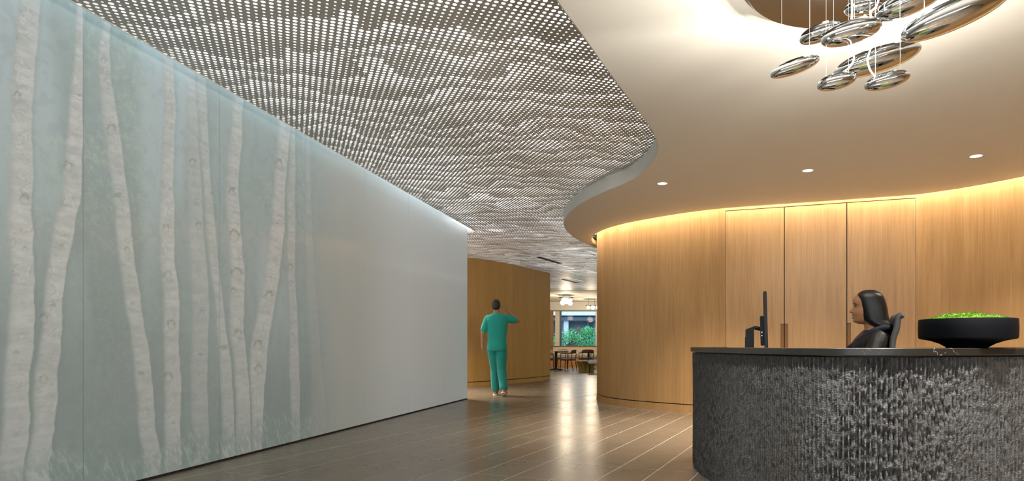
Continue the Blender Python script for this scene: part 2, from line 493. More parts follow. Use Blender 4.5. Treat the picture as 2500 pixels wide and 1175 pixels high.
# x of soffit edge by Y for the near part
def build_perforated():
    I, J = np.meshgrid(np.arange(-60, 460), np.arange(-160, 90), indexing='ij')
    pts = []
    for off in (0.0, 0.5):
        s = PS0 + (I + off + 0.25) * PIT
        t = PT0 + (J + off + 0.25) * PIT
        pts.append(np.c_[s.ravel(), t.ravel(), (I + J + 2 * off).ravel() if off else (I + J).ravel(), (I - J).ravel()])
    P = np.concatenate(pts)
    s, t = P[:, 0], P[:, 1]
    X = s * D1[0] + t * D2[0]; Y = s * D1[1] + t * D2[1]
    # distance to the end-capped glass wall line
    rel_n = (X - (GA + GB * Y)) / math.hypot(1, GB)
    E = np.array([gx(Y_GLASS_END), Y_GLASS_END])
    al = (X - E[0]) * GD[0] + (Y - E[1]) * GD[1]
    dist = np.where(al <= 0, rel_n, np.where(rel_n < -1.2, -1.0, np.hypot(rel_n, al)))
    back = (al > 0) & (al < SLOT + 0.03) & (rel_n < -0.02)
    dist = np.where(back, al, dist)
    ok = (dist > SLOT - 0.03) & (Y > 1.4) & (Y < 23.7)
    sy = sofC[:, 1]; sx_ = sofC[:, 0]
    lim = np.where(Y < 12.9, np.interp(Y, sy, sx_) + 0.09, 1e9)
    ok &= X < lim
    far = Y > 11.4
    ok &= ~far | ((X > -0.178 * Y - 1.3) & (X < 0.021 * Y + 1.2))
    # nothing behind the far oak wall
    fx = np.interp(Y, [13.6, 14.93, 15.78, 16.9, 18.16, 19.2], [-4.6, -2.657, -1.995, -1.477, -0.937, -3.2])
    ok &= ~((Y > 14.2) & (Y < 18.1) & (X < fx - 0.35))
    P, X, Y, dist, al, rel_n = P[ok], X[ok], Y[ok], dist[ok], al[ok], rel_n[ok]
    s, t = P[:, 0], P[:, 1]
    # hole radius: saw-tooth leaf pattern
    warp = 1.1 * vnoise(X * 0.7 + 9, Y * 0.5 + 3, 1) + 1.25 * vnoise(s * 2.9 + 40, t * 2.9 + 40, 2) + 0.35 * vnoise(s * 8 + 40, t * 8 + 40, 8)
    a = (s - t) / 1.414 / 0.36 + (s + t) / 1.414 / 0.85 + warp
    fr = a - np.floor(a)
    amp = 0.70 + 0.5 * vnoise(X * 0.8 + 4, Y * 0.45, 3)
    rad = np.clip((0.0150 - 0.0090 * fr) * amp + 0.0012 * (vnoise(s * 37, t * 37, 5) - 0.5), 0.0055, 0.0192)
    pi_ = np.floor((s - PS0) / PL).astype(int); pj = np.floor((t - PT0) / PW).astype(int)
    h = PIT / 2
    ls = s - PS0 - pi_ * PL; lt = t - PT0 - pj * PW
    gap = 0.0015
    clean = (ls - h > gap) & (ls + h < PL - gap) & (lt - h > gap) & (lt + h < PW - gap) & ((dist > SLOT + h * 1.1))
    nseg = np.where(Y < 5.6, 16, np.where(Y < 12.5, 8, 4))
    def ring(n):
        k = np.arange(n) * 2 * PI / n
        # points on the diamond |s|+|t| = h
        c, d = np.cos(k), np.sin(k)
        q = h / (np.abs(c) + np.abs(d))
        return c, d, c * q, d * q
    pan = {}
    for n in (16, 8, 4):
        m = clean & (nseg == n)
        c, d, oc, od = ring(n)
        for key in set(zip(pi_[m].tolist(), pj[m].tolist())):
            mm = m & (pi_ == key[0]) & (pj == key[1])
            S_, T_, R_ = s[mm][:, None], t[mm][:, None], rad[mm][:, None]
            inner = np.stack([S_ + c * R_, T_ + d * R_], -1)
            outer = np.stack([S_ + oc, T_ + od], -1)
            V = np.concatenate([inner, outer], 1).reshape(-1, 2)
            N = len(S_)
            k = np.arange(n); k2 = (k + 1) % n
            quad = np.stack([k, k + n, k2 + n, k2], -1)[None] + (np.arange(N) * 2 * n)[:, None, None]
            pan.setdefault(key, []).append((V, quad.reshape(-1, 4)))
    # boundary cells: clip every quad
    def clip(poly, nx, ny, c0):
        out = []
        L = len(poly)
        for i in range(L):
            p, q = poly[i], poly[(i + 1) % L]
            dp, dq = p[0] * nx + p[1] * ny - c0, q[0] * nx + q[1] * ny - c0
            if dp >= 0: out.append(p)
            if (dp >= 0) != (dq >= 0):
                u = dp / (dp - dq)
                out.append((p[0] + (q[0] - p[0]) * u, p[1] + (q[1] - p[1]) * u))
        return out
    extra = {}
    idx = np.nonzero(~clean)[0]
    def toST(v): return (v[0] * D1[0] + v[1] * D1[1], v[0] * D2[0] + v[1] * D2[1])
    gn = toST(GN); gd = toST(GD); Es = toST(E)
    for i in idx:
        n = int(nseg[i]); c, d, oc, od = ring(n)
        planes_slot = None
        if dist[i] <= SLOT + h * 1.5:
            if al[i] <= 0:
                nn = gn; c0 = Es[0] * gn[0] + Es[1] * gn[1] + SLOT
            elif rel_n[i] < -0.02:
                nn = gd; c0 = Es[0] * gd[0] + Es[1] * gd[1] + SLOT
            else:
                vx, vy = s[i] - Es[0], t[i] - Es[1]
                L = math.hypot(vx, vy); nn = (vx / L, vy / L)
                c0 = Es[0] * nn[0] + Es[1] * nn[1] + SLOT
            planes_slot = (nn[0], nn[1], c0)
        for di in (-1, 0, 1):
            for dj in (-1, 0, 1):
                key = (int(pi_[i]) + di, int(pj[i]) + dj)
                a0 = PS0 + key[0] * PL + gap; a1 = PS0 + (key[0] + 1) * PL - gap
                b0 = PT0 + key[1] * PW + gap; b1 = PT0 + (key[1] + 1) * PW - gap
                if s[i] + h <= a0 or s[i] - h >= a1 or t[i] + h <= b0 or t[i] - h >= b1: continue
                for k in range(n):
                    k2 = (k + 1) % n
                    poly = [(s[i] + c[k] * rad[i], t[i] + d[k] * rad[i]), (s[i] + oc[k], t[i] + od[k]), (s[i] + oc[k2], t[i] + od[k2]), (s[i] + c[k2] * rad[i], t[i] + d[k2] * rad[i])]
                    for pl in ((1, 0, a0), (-1, 0, -a1), (0, 1, b0), (0, -1, -b1)) + ((planes_slot,) if planes_slot else ()):
                        poly = clip(poly, *pl)
                        if len(poly) < 3: break
                    if len(poly) >= 3: extra.setdefault(key, []).append(poly)
    total = 0
    for key in set(pan) | set(extra):
        Vs, loops, starts = [], [], []
        base = 0; lpos = 0
        for V, Q in pan.get(key, []):
            Vs.append(V); loops.append((Q + base).ravel())
            starts.append(lpos + np.arange(len(Q)) * 4); lpos += Q.size; base += len(V)
        for poly in extra.get(key, []):
            Vs.append(np.array(poly)); loops.append(np.arange(base, base + len(poly))); starts.append(np.array([lpos]))
            base += len(poly); lpos += len(poly)
        V = np.concatenate(Vs)
        XY = V[:, :1] * D1 + V[:, 1:] * D2
        me = mesh_arrays('panel', np.c_[XY, np.full(len(XY), Z_PERF)], np.concatenate(loops), np.concatenate(starts))
        link('panel', me, M_perf, ceiling)
        a0, b0 = V.min(0); a1, b1 = V.max(0)
        mb = MB()
        w_ = 0.0050
        for (ca, cb, la, lb) in ((None, b0, a1 - a0, w_), (a0, None, w_, b1 - b0)):
            L_ = la if ca is None else lb
            m_ = max(1, int(L_ / 0.05))
            for kk in range(m_):
                f0 = (kk + 0.5) / m_
                pa = a0 + (a1 - a0) * f0 if ca is None else ca - 0.0015
                pb = b0 + (b1 - b0) * f0 if cb is None else cb - 0.0015
                ea, eb = ((a1 - a0) / m_, w_) if ca is None else (w_, (b1 - b0) / m_)
                c_ = D1 * pa + D2 * pb
                rn = (c_[0] - gx(c_[1])) / math.hypot(1, GB)
                if c_[1] < Y_GLASS_END + 0.3 and rn < SLOT + 0.02: continue
                if c_[1] < 12.9 and c_[0] > np.interp(c_[1], sy, sx_) + 0.05: continue
                q = [D1 * (pa + sa * ea / 2) + D2 * (pb + sb * eb / 2) for sa, sb in ((-1, -1), (1, -1), (1, 1), (-1, 1))]
                mb.add([(p[0], p[1], Z_PERF + 0.001) for p in q], [(0, 1, 2, 3)])
        if not mb.v: continue
        mb.build('panel_rail', M_rail, ceiling)
        total += len(V)
build_perforated()

# luminous layer, lamps above the perforated metal, roof slab
roof = tag(MB().box((-0.5, 12.4, Z_ROOF + 0.1), (16, 38, 0.2)).build('roof_slab', M_white), kind='structure')
roof.name = 'ceiling_roof'
mb = MB()
mem = [(gx(0.9) + 0.16, 0.9), (gx(11.68) + 0.16, 11.68), (-4.2, 11.9), (-4.2, 23.58), (2.4, 23.58), (2.4, 13.6)] + [(x + 0.05, y) for x, y in sofC[::-6] if 0.9 < y < 13.3]
mb.prism(mem, 3.04, 3.05)
tag(mb.build('light_membrane', M_membrane), 'white luminous layer glowing through the holes of the perforated metal ceiling', 'light')
k = 0
for (sx_, sy_) in ((-1.25, 12.0), (-0.35, 11.2), (-1.9, 11.3), (-0.9, 14.1), (-0.1, 14.6), (-0.75, 17.3), (0.0, 18.6), (-0.5, 20.6), (-1.65, 7.6), (-0.7, 6.4), (-1.2, 4.9), (-1.1, 9.3)):
    o = MB().bbox((sx_, sy_, 3.02), (0.6, 1.2, 0.02), 0.004, rz=grid_rot).build('ceiling_lamp', M_tubelight)
    tag(o, 'slim white lamp above the perforated ceiling, seen as a brighter patch', 'light', 'lamps above the perforated ceiling')

# ------------------------------------------------------------------ structure: smooth plaster soffit with its S-shaped edge
oakA = smooth_path(resample(catmull(nose, 12), 0.03)[0], 25)
oakA[-1] = DOOR_A
oakB = smooth_path(resample(catmull(right_run, 12), 0.04)[0], 20)
oak_all = np.concatenate([oakA[:-1], np.linspace(DOOR_A, DOOR_B, 40)[:-1], oakB])
oak_all = resample(oak_all, 0.05)[0]
nrm = normals2d(oak_all)              # travelling left->right, right-hand side points to the camera
# lip of the cove: offset from the oak wall
LIP = 0.10
lip = oak_all + nrm * LIP
lip = smooth_path(lip, 10)
def soffit():
    # polygon: S edge (near->far) then back along the lip (far->near)
    L = lip[(np.arange(len(lip)) >= 6)]
    poly = [tuple(p) for p in sofC] + [tuple(p) for p in L]
    n = len(poly); ns = len(sofC)
    mb = MB()
    vs = [(x, y, Z_SOF) for x, y in poly]
    mb.add(vs, [tuple(range(n))])
    # fascia with a small rounded arris
    r = 0.012
    nn = normals2d(sofC)
    prof = [(0.0, 0.0)] + [(r * math.sin(a), r * (1 - math.cos(a))) for a in (PI / 6, PI / 3, PI / 2)] + [(r, Z_PERF - Z_SOF + 0.004)]
    rings = [[(p[0] - q[0] * d, p[1] - q[1] * d, Z_SOF + z) for d, z in prof] for p, q in zip(sofC, nn)]
    mb.loft(rings, cap=False, closed=False)
    # cove lip going up
    nl = normals2d(L)
    prof = [(0.0, 0.0), (-0.006, 0.004), (-0.008, 0.012), (-0.008, 0.075), (0.12, 0.075)]
    rings = [[(p[0] + q[0] * d, p[1] + q[1] * d, Z_SOF + z) for d, z in prof] for p, q in zip(L, nl)]
    mb.loft(rings, cap=False, closed=False)
    o = mb.build('ceiling_soffit', M_plaster)
    tag(o, 'smooth cream plaster ceiling with a sweeping S-shaped edge over the desk', kind='structure')
    return o
soffit()
# top of the cove
mb = MB()
rings = [[(p[0] + q[0] * d, p[1] + q[1] * d, 3.0) for d in (-0.05, 0.32)] for p, q in zip(oak_all, nrm)]
mb.loft(rings, cap=False, closed=False)
tag(mb.build('ceiling_cove', M_plaster), kind='structure')
# warm strip in the cove: a thin glowing band with linear wall washers
led_o = empty('led_strip', (2.5, 8.5, 2.985))
tag(led_o, 'warm light strip hidden in the cove above the curved oak wall', 'light')
mb = MB()
i0 = next(i for i in range(len(oak_all)) if oak_all[i][1] < 11.95 and oak_all[i][0] < 0.6)
sel = list(range(i0, len(oak_all)))
for a, b in zip(sel[:-1:2], sel[2::2]):
    p, q = oak_all[a] + nrm[a] * 0.08, oak_all[b] + nrm[b] * 0.08
    d = nrm[a] * 0.012
    mb.add([(x_ - 2.5, y_ - 8.5, 0.003) for x_, y_ in (p, q, q + d, p + d)], [(0, 1, 2, 3)])
mb.build('diode_band', M_cove, led_o)
for i in range(i0 + 4, len(oak_all) - 4, 9):
    p = oak_all[i] + nrm[i] * 0.088
    if p[1] < 5.0: break
    ld = bpy.data.lights.new('wall_washer', 'AREA'); ld.shape = 'RECTANGLE'; ld.size = 0.42; ld.size_y = 0.012
    ld.energy = WASH; ld.color = (1.0, 0.86, 0.70); ld.spread = math.radians(95)
    lo = bpy.data.objects.new('wall_washer', ld); COL.objects.link(lo); lo.parent = led_o
    lo.location = (p[0] - 2.5, p[1] - 8.5, 0.0)
    tdir = math.atan2(oak_all[i + 1][1] - oak_all[i - 1][1], oak_all[i + 1][0] - oak_all[i - 1][0])
    lo.rotation_euler = (Matrix.Rotation(tdir, 3, 'Z') @ Matrix.Rotation(math.radians(4), 3, 'X')).to_euler()

# ------------------------------------------------------------------ structure: oak walls
def ribbon(name, path, z0, z1, m, off=0.0, th=0.05, parent=None, u0=0.0):
    path = np.array(path, float)
    nn = normals2d(path)
    F = path + nn * off; B = path + nn * (off - th)
    d = np.r_[0, np.cumsum(np.hypot(*(path[1:] - path[:-1]).T))] + u0
    n = len(path)
    vs = [(p[0], p[1], z) for z in (z0, z1) for p in F] + [(p[0], p[1], z) for z in (z0, z1) for p in B]
    fs, uv = [], []
    for i in range(n - 1):
        fs.append((i, i + 1, n + i + 1, n + i)); uv += [(d[i], z0), (d[i + 1], z0), (d[i + 1], z1), (d[i], z1)]
        fs.append((2 * n + i, 3 * n + i, 3 * n + i + 1, 2 * n + i + 1)); uv += [(d[i], z0), (d[i], z1), (d[i + 1], z1), (d[i + 1], z0)]
        fs.append((n + i, n + i + 1, 3 * n + i + 1, 3 * n + i)); uv += [(d[i], z1), (d[i + 1], z1), (d[i + 1], z1 + th), (d[i], z1 + th)]
        fs.append((i, 2 * n + i, 2 * n + i + 1, i + 1)); uv += [(d[i], z0), (d[i], z0), (d[i + 1], z0), (d[i + 1], z0)]
    for i in (0, n - 1):
        fs.append((i, n + i, 3 * n + i, 2 * n + i)); uv += [(d[i], z0), (d[i], z1), (d[i] + th, z1), (d[i] + th, z0)]
    me = bpy.data.meshes.new(name)
    me.from_pydata(vs, [], fs)
    ul = me.uv_layers.new(name='UVMap')
    ul.data.foreach_set('uv', [c for q in uv for c in q])
    o = link(name, me, m, parent)
    auto_smooth(o, 40)
    return o

wall_right = empty('wall_right'); tag(wall_right, 'curved oak veneer wall with hidden doors behind the reception desk', kind='structure')
ribbon('panel', oakA, 0.118, 3.06, M_oak, parent=wall_right)
ribbon('panel', oakB, 0.118, 3.06, M_oak, parent=wall_right, u0=11.0)
header = ribbon('header', np.linspace(DOOR_A, DOOR_B, 12), 2.786, 3.06, M_oak, off=-0.001, parent=wall_right, u0=5.2)
ribbon('backing', np.linspace(DOOR_A, DOOR_B, 12), 0.0, 2.80, M_dark, off=-0.05, th=0.05, parent=wall_right)
ribbon('shadow_gap', oak_all, 0.10, 0.12, M_dark, off=-0.015, th=0.03, parent=wall_right)
bb = ribbon('baseboard_right', oak_all, 0.0, 0.104, M_oak, off=0.006, th=0.05)
tag(bb, kind='structure')

# three flush doors in the oak wall
dd = DOOR_B - DOOR_A; dlen = float(np.hypot(*dd)); dd = dd / dlen
dn = np.array([dd[1], -dd[0]])
cuts = [0.0, 0.3305, 0.6590, 1.0]
def door(k, notch_l, notch_r):
    a, b = cuts[k] * dlen + 0.0055, cuts[k + 1] * dlen - 0.0055
    z0, z1, n0, n1, nw = 0.012, 2.776, 0.55, 1.235, 0.043
    pts = [(a, z0), (b, z0)]
    if notch_r: pts += [(b, n0), (b - nw, n0), (b - nw, n1), (b, n1)]
    pts += [(b, z1), (a, z1)]
    if notch_l: pts += [(a, n1), (a + nw, n1), (a + nw, n0), (a, n0)]
    n = len(pts)
    def P(u, z, off): q = DOOR_A + dd * u + dn * off; return (q[0], q[1], z)
    vs = [P(u, z, 0.0) for u, z in pts] + [P(u, z, -0.045) for u, z in pts]
    fs = [tuple(range(n)), tuple(range(n, 2 * n))[::-1]] + [(i, i + n, (i + 1) % n + n, (i + 1) % n) for i in range(n)]
    me = bpy.data.meshes.new('door')
    me.from_pydata(vs, [], fs)
    ul = me.uv_layers.new(name='UVMap')
    for p in me.polygons:
        for li in p.loop_indices:
            u, z = pts[me.loops[li].vertex_index % n]
            ul.data[li].uv = (u + 5.2 + k * 0.9, z)
    o = link('door_%d' % (k + 1), me, M_oak)
    side = ('nearest the curved end of the wall', 'in the middle of the three', 'behind the seated woman')[k]
    tag(o, 'tall flush oak door ' + side, kind='structure')
    for has, uu in ((notch_l, a + nw / 2), (notch_r, b - nw / 2)):
        if has:
            c = P(uu, (n0 + n1) / 2, -0.02)
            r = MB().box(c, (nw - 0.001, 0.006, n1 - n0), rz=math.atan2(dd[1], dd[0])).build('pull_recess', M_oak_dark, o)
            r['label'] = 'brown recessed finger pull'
    return o
door(0, False, True); door(1, True, False); door(2, True, False)

far_oak = [(-7.5, 12.2), (-5.2, 12.95), (-3.9, 13.75), (-2.657, 14.93), (-1.995, 15.78), (-1.45, 16.9), (-0.937, 18.16)]
farP = smooth_path(resample(catmull(far_oak, 10), 0.08)[0], 10); farP[-1] = far_oak[-1]
wall_back = ribbon('wall_back', farP, 0.115, Z_PERF, M_oak_far, th=0.25)
tag(wall_back, 'gently curved honey oak wall behind the walking man', kind='structure')
ribbon('shadow_gap', farP, 0.095, 0.12, M_dark, off=-0.015, th=0.03, parent=wall_back)
tag(ribbon('baseboard_back', farP, 0.0, 0.098, M_oak_far, off=0.004, th=0.25), kind='structure')


# ------------------------------------------------------------------ structure: frosted glass wall with a birch print
TRUNKS = [  # (strength, [(image y, x left, x right), ...]) read off the print
    (0.75, [(194, 475, 503), (255, 477, 506), (357, 485, 511), (434, 493, 514), (562, 503, 528), (677, 516, 537), (779, 528, 549), (881, 533, 562), (983, 537, 569), (1060, 540, 574)]),
    (0.30, [(357, 735, 756), (575, 741, 763), (728, 748, 772), (881, 755, 784), (983, 758, 794)]),
    (0.75, [(316, 707, 720), (408, 703, 721), (485, 695, 720), (562, 699, 720), (677, 701, 720), (779, 707, 727), (881, 704, 731), (1034, 710, 733)]),
    (0.55, [(168, 452, 475), (255, 453, 480), (357, 456, 485), (460, 454, 493), (562, 457, 498), (652, 462, 508), (779, 465, 511), (881, 462, 508), (1034, 464, 509), (1085, 475, 511)]),
    (1.0, [(0, 43, 99), (102, 28, 89), (204, 20, 81), (357, 18, 79), (510, 13, 77), (575, 13, 77), (677, 20, 83), (830, 8, 77), (932, 0, 71), (1085, -5, 66), (1175, -10, 56)]),
    (1.0, [(20, 183, 204), (102, 180, 202), (230, 168, 204), (357, 159, 204), (460, 145, 197), (562, 125, 181), (728, 102, 153), (830, 89, 145), (932, 79, 138), (1034, 71, 132), (1137, 59, 122)]),
    (0.85, [(51, 248, 268), (128, 236, 266), (189, 240, 271), (255, 245, 283), (357, 258, 296), (460, 271, 309), (562, 281, 321), (677, 294, 334), (830, 314, 357), (932, 324, 370), (1034, 332, 379), (1111, 347, 392)]),
    (0.9, [(153, 393, 424), (255, 396, 426), (357, 393, 426), (460, 388, 424), (562, 384, 424), (652, 388, 428), (728, 393, 435), (830, 396, 437), (932, 398, 442), (1085, 398, 442)]),
    (0.9, [(240, 567, 595), (306, 562, 591), (408, 551, 585), (485, 549, 585), (562, 554, 588), (652, 556, 595), (728, 557, 596), (805, 559, 595), (907, 567, 605), (1034, 574, 613)]),
    (1.0, [(332, 674, 708), (408, 669, 699), (510, 660, 694), (562, 656, 694), (677, 641, 682), (779, 623, 666), (856, 605, 653), (932, 606, 646), (1034, 613, 641)]),
]
KNOTS = [(43, 235), (59, 488), (38, 866), (31, 662), (194, 232), (166, 408), (130, 746), (107, 779), (107, 927), (252, 148), (272, 317), (290, 475), (311, 611), (345, 912), (360, 1050), (405, 393), (412, 672), (419, 794), (412, 922), (424, 1034), (470, 396), (485, 551), (492, 764), (490, 866), (492, 1060), (571, 577), (577, 669), (570, 710), (582, 815), (630, 845), (633, 902), (655, 723), (682, 400), (676, 545), (709, 652), (715, 815), (60, 610), (150, 600), (322, 740), (405, 560), (517, 470), (545, 850), (566, 470)]
def fbm(x, y, seed, octv=4, g=0.55):
    a, tot, out = 1.0, 0.0, 0.0
    for o_ in range(octv):
        out = out + a * vnoise(x * 2 ** o_ + 31.7 * o_ + 50, y * 2 ** o_ + 17.3 * o_ + 50, seed + o_); tot += a; a *= g
    return out / tot
def lin(r, g, b): return np.array([((c / 255 + 0.055) / 1.055) ** 2.4 for c in (r, g, b)])
def sstep(x, a, b):
    t_ = np.clip((x - a) / (b - a), 0, 1); return t_ * t_ * (3 - 2 * t_)
def birch_print(Y, Z):
    """colour of the print at wall position (Y, Z): birch trunks in mist, hedge and grass"""
    n = len(Y)
    px = PCX + FPX * (GA + GB * Y) / Y
    py = HOR - (Z - CAM_H) * FPX / Y
    sc = FPX / Y                                   # print pixels per metre
    def mixc(col, f, c): return col * (1 - f[:, None]) + np.asarray(c) * f[:, None]
    col = np.tile(lin(127, 138, 136), (n, 1))
    col = mixc(col, sstep(Z, 0.9, 2.9) * 0.85, lin(146, 158, 158))
    col = mixc(col, sstep(px, 250, 620) * sstep(Z, 0.3, 1.6) * 0.65, lin(146, 158, 158))
    mist = sstep(fbm(Y * 1.9, Z * 0.35, 21, 3), 0.50, 0.68) * sstep(Z, 0.5, 2.4)
    col = mixc(col, mist * 0.65, lin(163, 175, 179))
    lm = sstep(fbm(Y * 42, Z * 38, 31, 3, 0.8), 0.52, 0.68) * sstep(fbm(Y * 1.6 + 3, Z * 1.2, 41, 3), 0.42, 0.58)
    col = mixc(col, lm * (0.10 + 0.34 * sstep(Z, 1.3, 2.4)), lin(160, 176, 160))
    dk = sstep(fbm(Y * 15, Z * 13, 51, 4, 0.7), 0.5, 0.66)
    col = mixc(col, dk * 0.14, lin(108, 120, 117))
    wob = (fbm(Y * 3.1, Z * 3.7, 61, 4, 0.6) - 0.5) * 11 * sc / 350 + (fbm(Y * 41, Z * 29, 71, 3, 0.7) - 0.5) * 2.2 * sc / 350
    # bark relief shared by all trunks
    bark = fbm(Y * 9, Z * 34, 81, 5, 0.65)
    plates = fbm(Y * 4.5, Z * 6.5, 91, 4, 0.6)
    rim = np.exp(-((plates - 0.52) / 0.012) ** 2)
    rim_s = np.exp(-((plates - 0.505) / 0.018) ** 2)
    fine = fbm(Y * 60, Z * 80, 101, 2)
    for strength, rows in TRUNKS:
        ys = np.array([r[0] for r in rows], float); xl = np.array([r[1] for r in rows], float); xr = np.array([r[2] for r in rows], float)
        def ip(v):
            out = np.interp(py, ys, v)
            sl = (v[1] - v[0]) / (ys[1] - ys[0])
            return np.where(py < ys[0], v[0] + (py - ys[0]) * sl * 0.6, out)
        L, Rr = ip(xl), ip(xr)
        w = np.maximum(Rr - L, 1.0)
        x = px + wob * (0.5 + w / 60)
        t_ = (x - L) / w
        mk = sstep(x - L, -1.0, 0.22 * w) * sstep(Rr - x, -0.8, 1.6)
        c = np.tile(lin(166, 169, 167), (n, 1))
        c = mixc(c, sstep(bark, 0.45, 0.72) * 0.75, lin(181, 183, 181))
        c = mixc(c, sstep(0.5 - bark, 0.06, 0.2) * 0.55, lin(146, 152, 150))
        c = mixc(c, rim_s * 0.45, lin(130, 136, 133))
        c = mixc(c, rim * 0.55, lin(192, 193, 190))
        c = mixc(c, sstep(fine, 0.55, 0.8) * 0.25, lin(150, 155, 153))
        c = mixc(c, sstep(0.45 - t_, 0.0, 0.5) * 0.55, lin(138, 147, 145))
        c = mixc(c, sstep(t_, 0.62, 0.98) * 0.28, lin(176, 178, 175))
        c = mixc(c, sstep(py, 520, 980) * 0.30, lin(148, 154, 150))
        f = mk * strength
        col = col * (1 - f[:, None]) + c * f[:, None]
        # thin shadow just outside the right edge
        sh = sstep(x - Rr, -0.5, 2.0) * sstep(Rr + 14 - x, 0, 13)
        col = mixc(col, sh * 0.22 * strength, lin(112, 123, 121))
    for kx, ky in KNOTS:
        r0 = 5.0 + (kx * 7 + ky * 3) % 6
        dx, dy = (px - kx) / r0, (py - ky) / (r0 * (1.25 if (kx + ky) % 3 else 0.7))
        m_ = (np.abs(dx) < 2.5) & (np.abs(dy) < 2.5)
        if not m_.any(): continue
        d = np.hypot(dx[m_], dy[m_]) + (fine[m_] - 0.5) * 0.5 + (bark[m_] - 0.5) * 1.4 + (plates[m_] - 0.5) * 1.2
        ring = np.exp(-((d - 1.0) / 0.28) ** 2)
        chev = np.exp(-((dy[m_] + 1.1 - 0.35 * np.abs(dx[m_])) / 0.25) ** 2) * (np.abs(dx[m_]) < 1.9)
        sub = col[m_]
        if (kx + ky) % 3:
            sub = mixc(sub, ring * 0.30, lin(130, 135, 132)); sub = mixc(sub, sstep(0.9 - d, 0, 0.5) * 0.35, lin(172, 168, 162))
            sub = mixc(sub, np.clip(ring * (dy[m_] < 0), 0, 1) * 0.35, lin(96, 103, 100))
        else:
            sub = mixc(sub, sstep(1.0 - d, 0.0, 0.6) * 0.42, lin(118, 125, 122)); sub = mixc(sub, chev * (d < 1.6) * 0.18, lin(182, 182, 178))
        col[m_] = sub
    # grass along the foot
    gt = 0.16 + 0.26 * fbm(Y * 3.4, Z * 0 + 2, 111, 3) + 0.10 * (fbm(Y * 30 + Z * 9, Z * 3, 121, 2) - 0.5)
    gm = sstep(gt - Z, -0.04, 0.10)
    gl = fbm(Y * 55 + Z * 22, Z * 20, 131, 3, 0.7)
    g = np.tile(lin(132, 145, 140), (n, 1)); g = mixc(g, sstep(gl, 0.5, 0.72) * 0.8, lin(172, 186, 176)); g = mixc(g, sstep(0.48 - gl, 0.0, 0.2) * 0.6, lin(116, 129, 125))
    col = col * (1 - 0.45 * gm[:, None]) + g * 0.45 * gm[:, None]
    # the picture dissolves into plain frosted glass
    fade = sstep(px + (fbm(Y * 2.0, Z * 1.2, 141, 2) - 0.5) * 60, 735, 850)
    col = mixc(col, fade * 0.96, lin(157, 161, 156))
    col = mixc(col, sstep(px, 840, 1010), lin(180, 185, 184))  # far end paler: the brightness of its light put into the colour
    return col * np.array([1.02, 1.07, 1.11])
def print_mat():
    m = mat('birch_print_glass', (0.4, 0.43, 0.42), 0.42, Specular_IOR_Level=0.35)
    t = NT(m); b = t.b
    b.inputs['Coat Weight'].default_value = 0.3
    b.inputs['Coat Roughness'].default_value = 0.11
    b.inputs['Coat IOR'].default_value = 1.45
    at = t.n('ShaderNodeVertexColor', layer_name='print')
    col = at.outputs['Color']
    t.color(col)
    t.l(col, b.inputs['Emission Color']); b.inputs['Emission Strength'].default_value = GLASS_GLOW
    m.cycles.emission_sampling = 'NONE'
    return m
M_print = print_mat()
wall_left = empty('wall_left'); tag(wall_left, 'long frosted glass wall printed with birch trunks in mist', kind='structure')
seams = [0.4, 1.62, 2.85, 4.06, 5.268, 6.486, 7.72, 8.985, 10.29, Y_GLASS_END]
k2 = math.hypot(1, GB)
Z_G0, Z_G1 = 0.018, 3.28
for a, b in zip(seams[:-1], seams[1:]):
    a2, b2 = a + 0.002, b - 0.002
    fine_ = 2.8 < a < 7.6
    nu = int((b2 - a2) / 0.0068) if fine_ else 40
    nv = 400 if fine_ else 40
    yy, zz = np.meshgrid(np.linspace(a2, b2, nu + 1), np.linspace(Z_G0, Z_G1, nv + 1), indexing='ij')
    Yf, Zf = yy.ravel(), zz.ravel()
    nf = len(Yf)
    front = np.c_[GA + GB * Yf, Yf, Zf]
    q = np.array([[a2, Z_G0], [b2, Z_G0], [b2, Z_G1], [a2, Z_G1]])
    rim_f = np.c_[GA + GB * q[:, 0], q[:, 0], q[:, 1]]
    rim_b = rim_f - np.array([GN[0], GN[1], 0]) * 0.012
    ii, jj = np.meshgrid(np.arange(nu), np.arange(nv), indexing='ij')
    k0 = (ii * (nv + 1) + jj).ravel()
    Q = np.stack([k0, k0 + nv + 1, k0 + nv + 2, k0 + 1], -1)
    side = np.array([(0, 4, 5, 1), (1, 5, 6, 2), (2, 6, 7, 3), (3, 7, 4, 0), (7, 6, 5, 4)]) + nf
    Q = np.concatenate([Q, side])
    V = np.concatenate([front, rim_f, rim_b])
    me = mesh_arrays('glass_panel', V, Q.ravel(), np.arange(len(Q)) * 4)
    C = birch_print(np.maximum(V[:, 1], 0.3), V[:, 2])
    ca = me.color_attributes.new('print', 'FLOAT_COLOR', 'POINT')
    ca.data.foreach_set('color', np.c_[C, np.ones(len(C))].astype(np.float32).ravel())
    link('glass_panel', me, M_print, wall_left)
def along_wall(name, y0, y1, d0, d1, z0, z1, m, parent):
    P = lambda Y, d, z: (gx(Y) - GN[0] * d, Y - GN[1] * d, z)
    vs = [P(y0, d0, z0), P(y1, d0, z0), P(y1, d1, z0), P(y0, d1, z0), P(y0, d0, z1), P(y1, d0, z1), P(y1, d1, z1), P(y0, d1, z1)]
    return MB().add(vs, [(3, 2, 1, 0), (4, 5, 6, 7), (0, 1, 5, 4), (1, 2, 6, 5), (2, 3, 7, 6), (3, 0, 4, 7)]).build(name, m, parent)
along_wall('core', -5.2, Y_GLASS_END - 0.01, 0.013, 0.14, 0.0, Z_ROOF, mat('glass_backing_grey', (0.30, 0.32, 0.31), 0.7), wall_left)
along_wall('base_channel', 0.4, Y_GLASS_END, -0.004, 0.013, 0.0, 0.016, M_dark, wall_left)
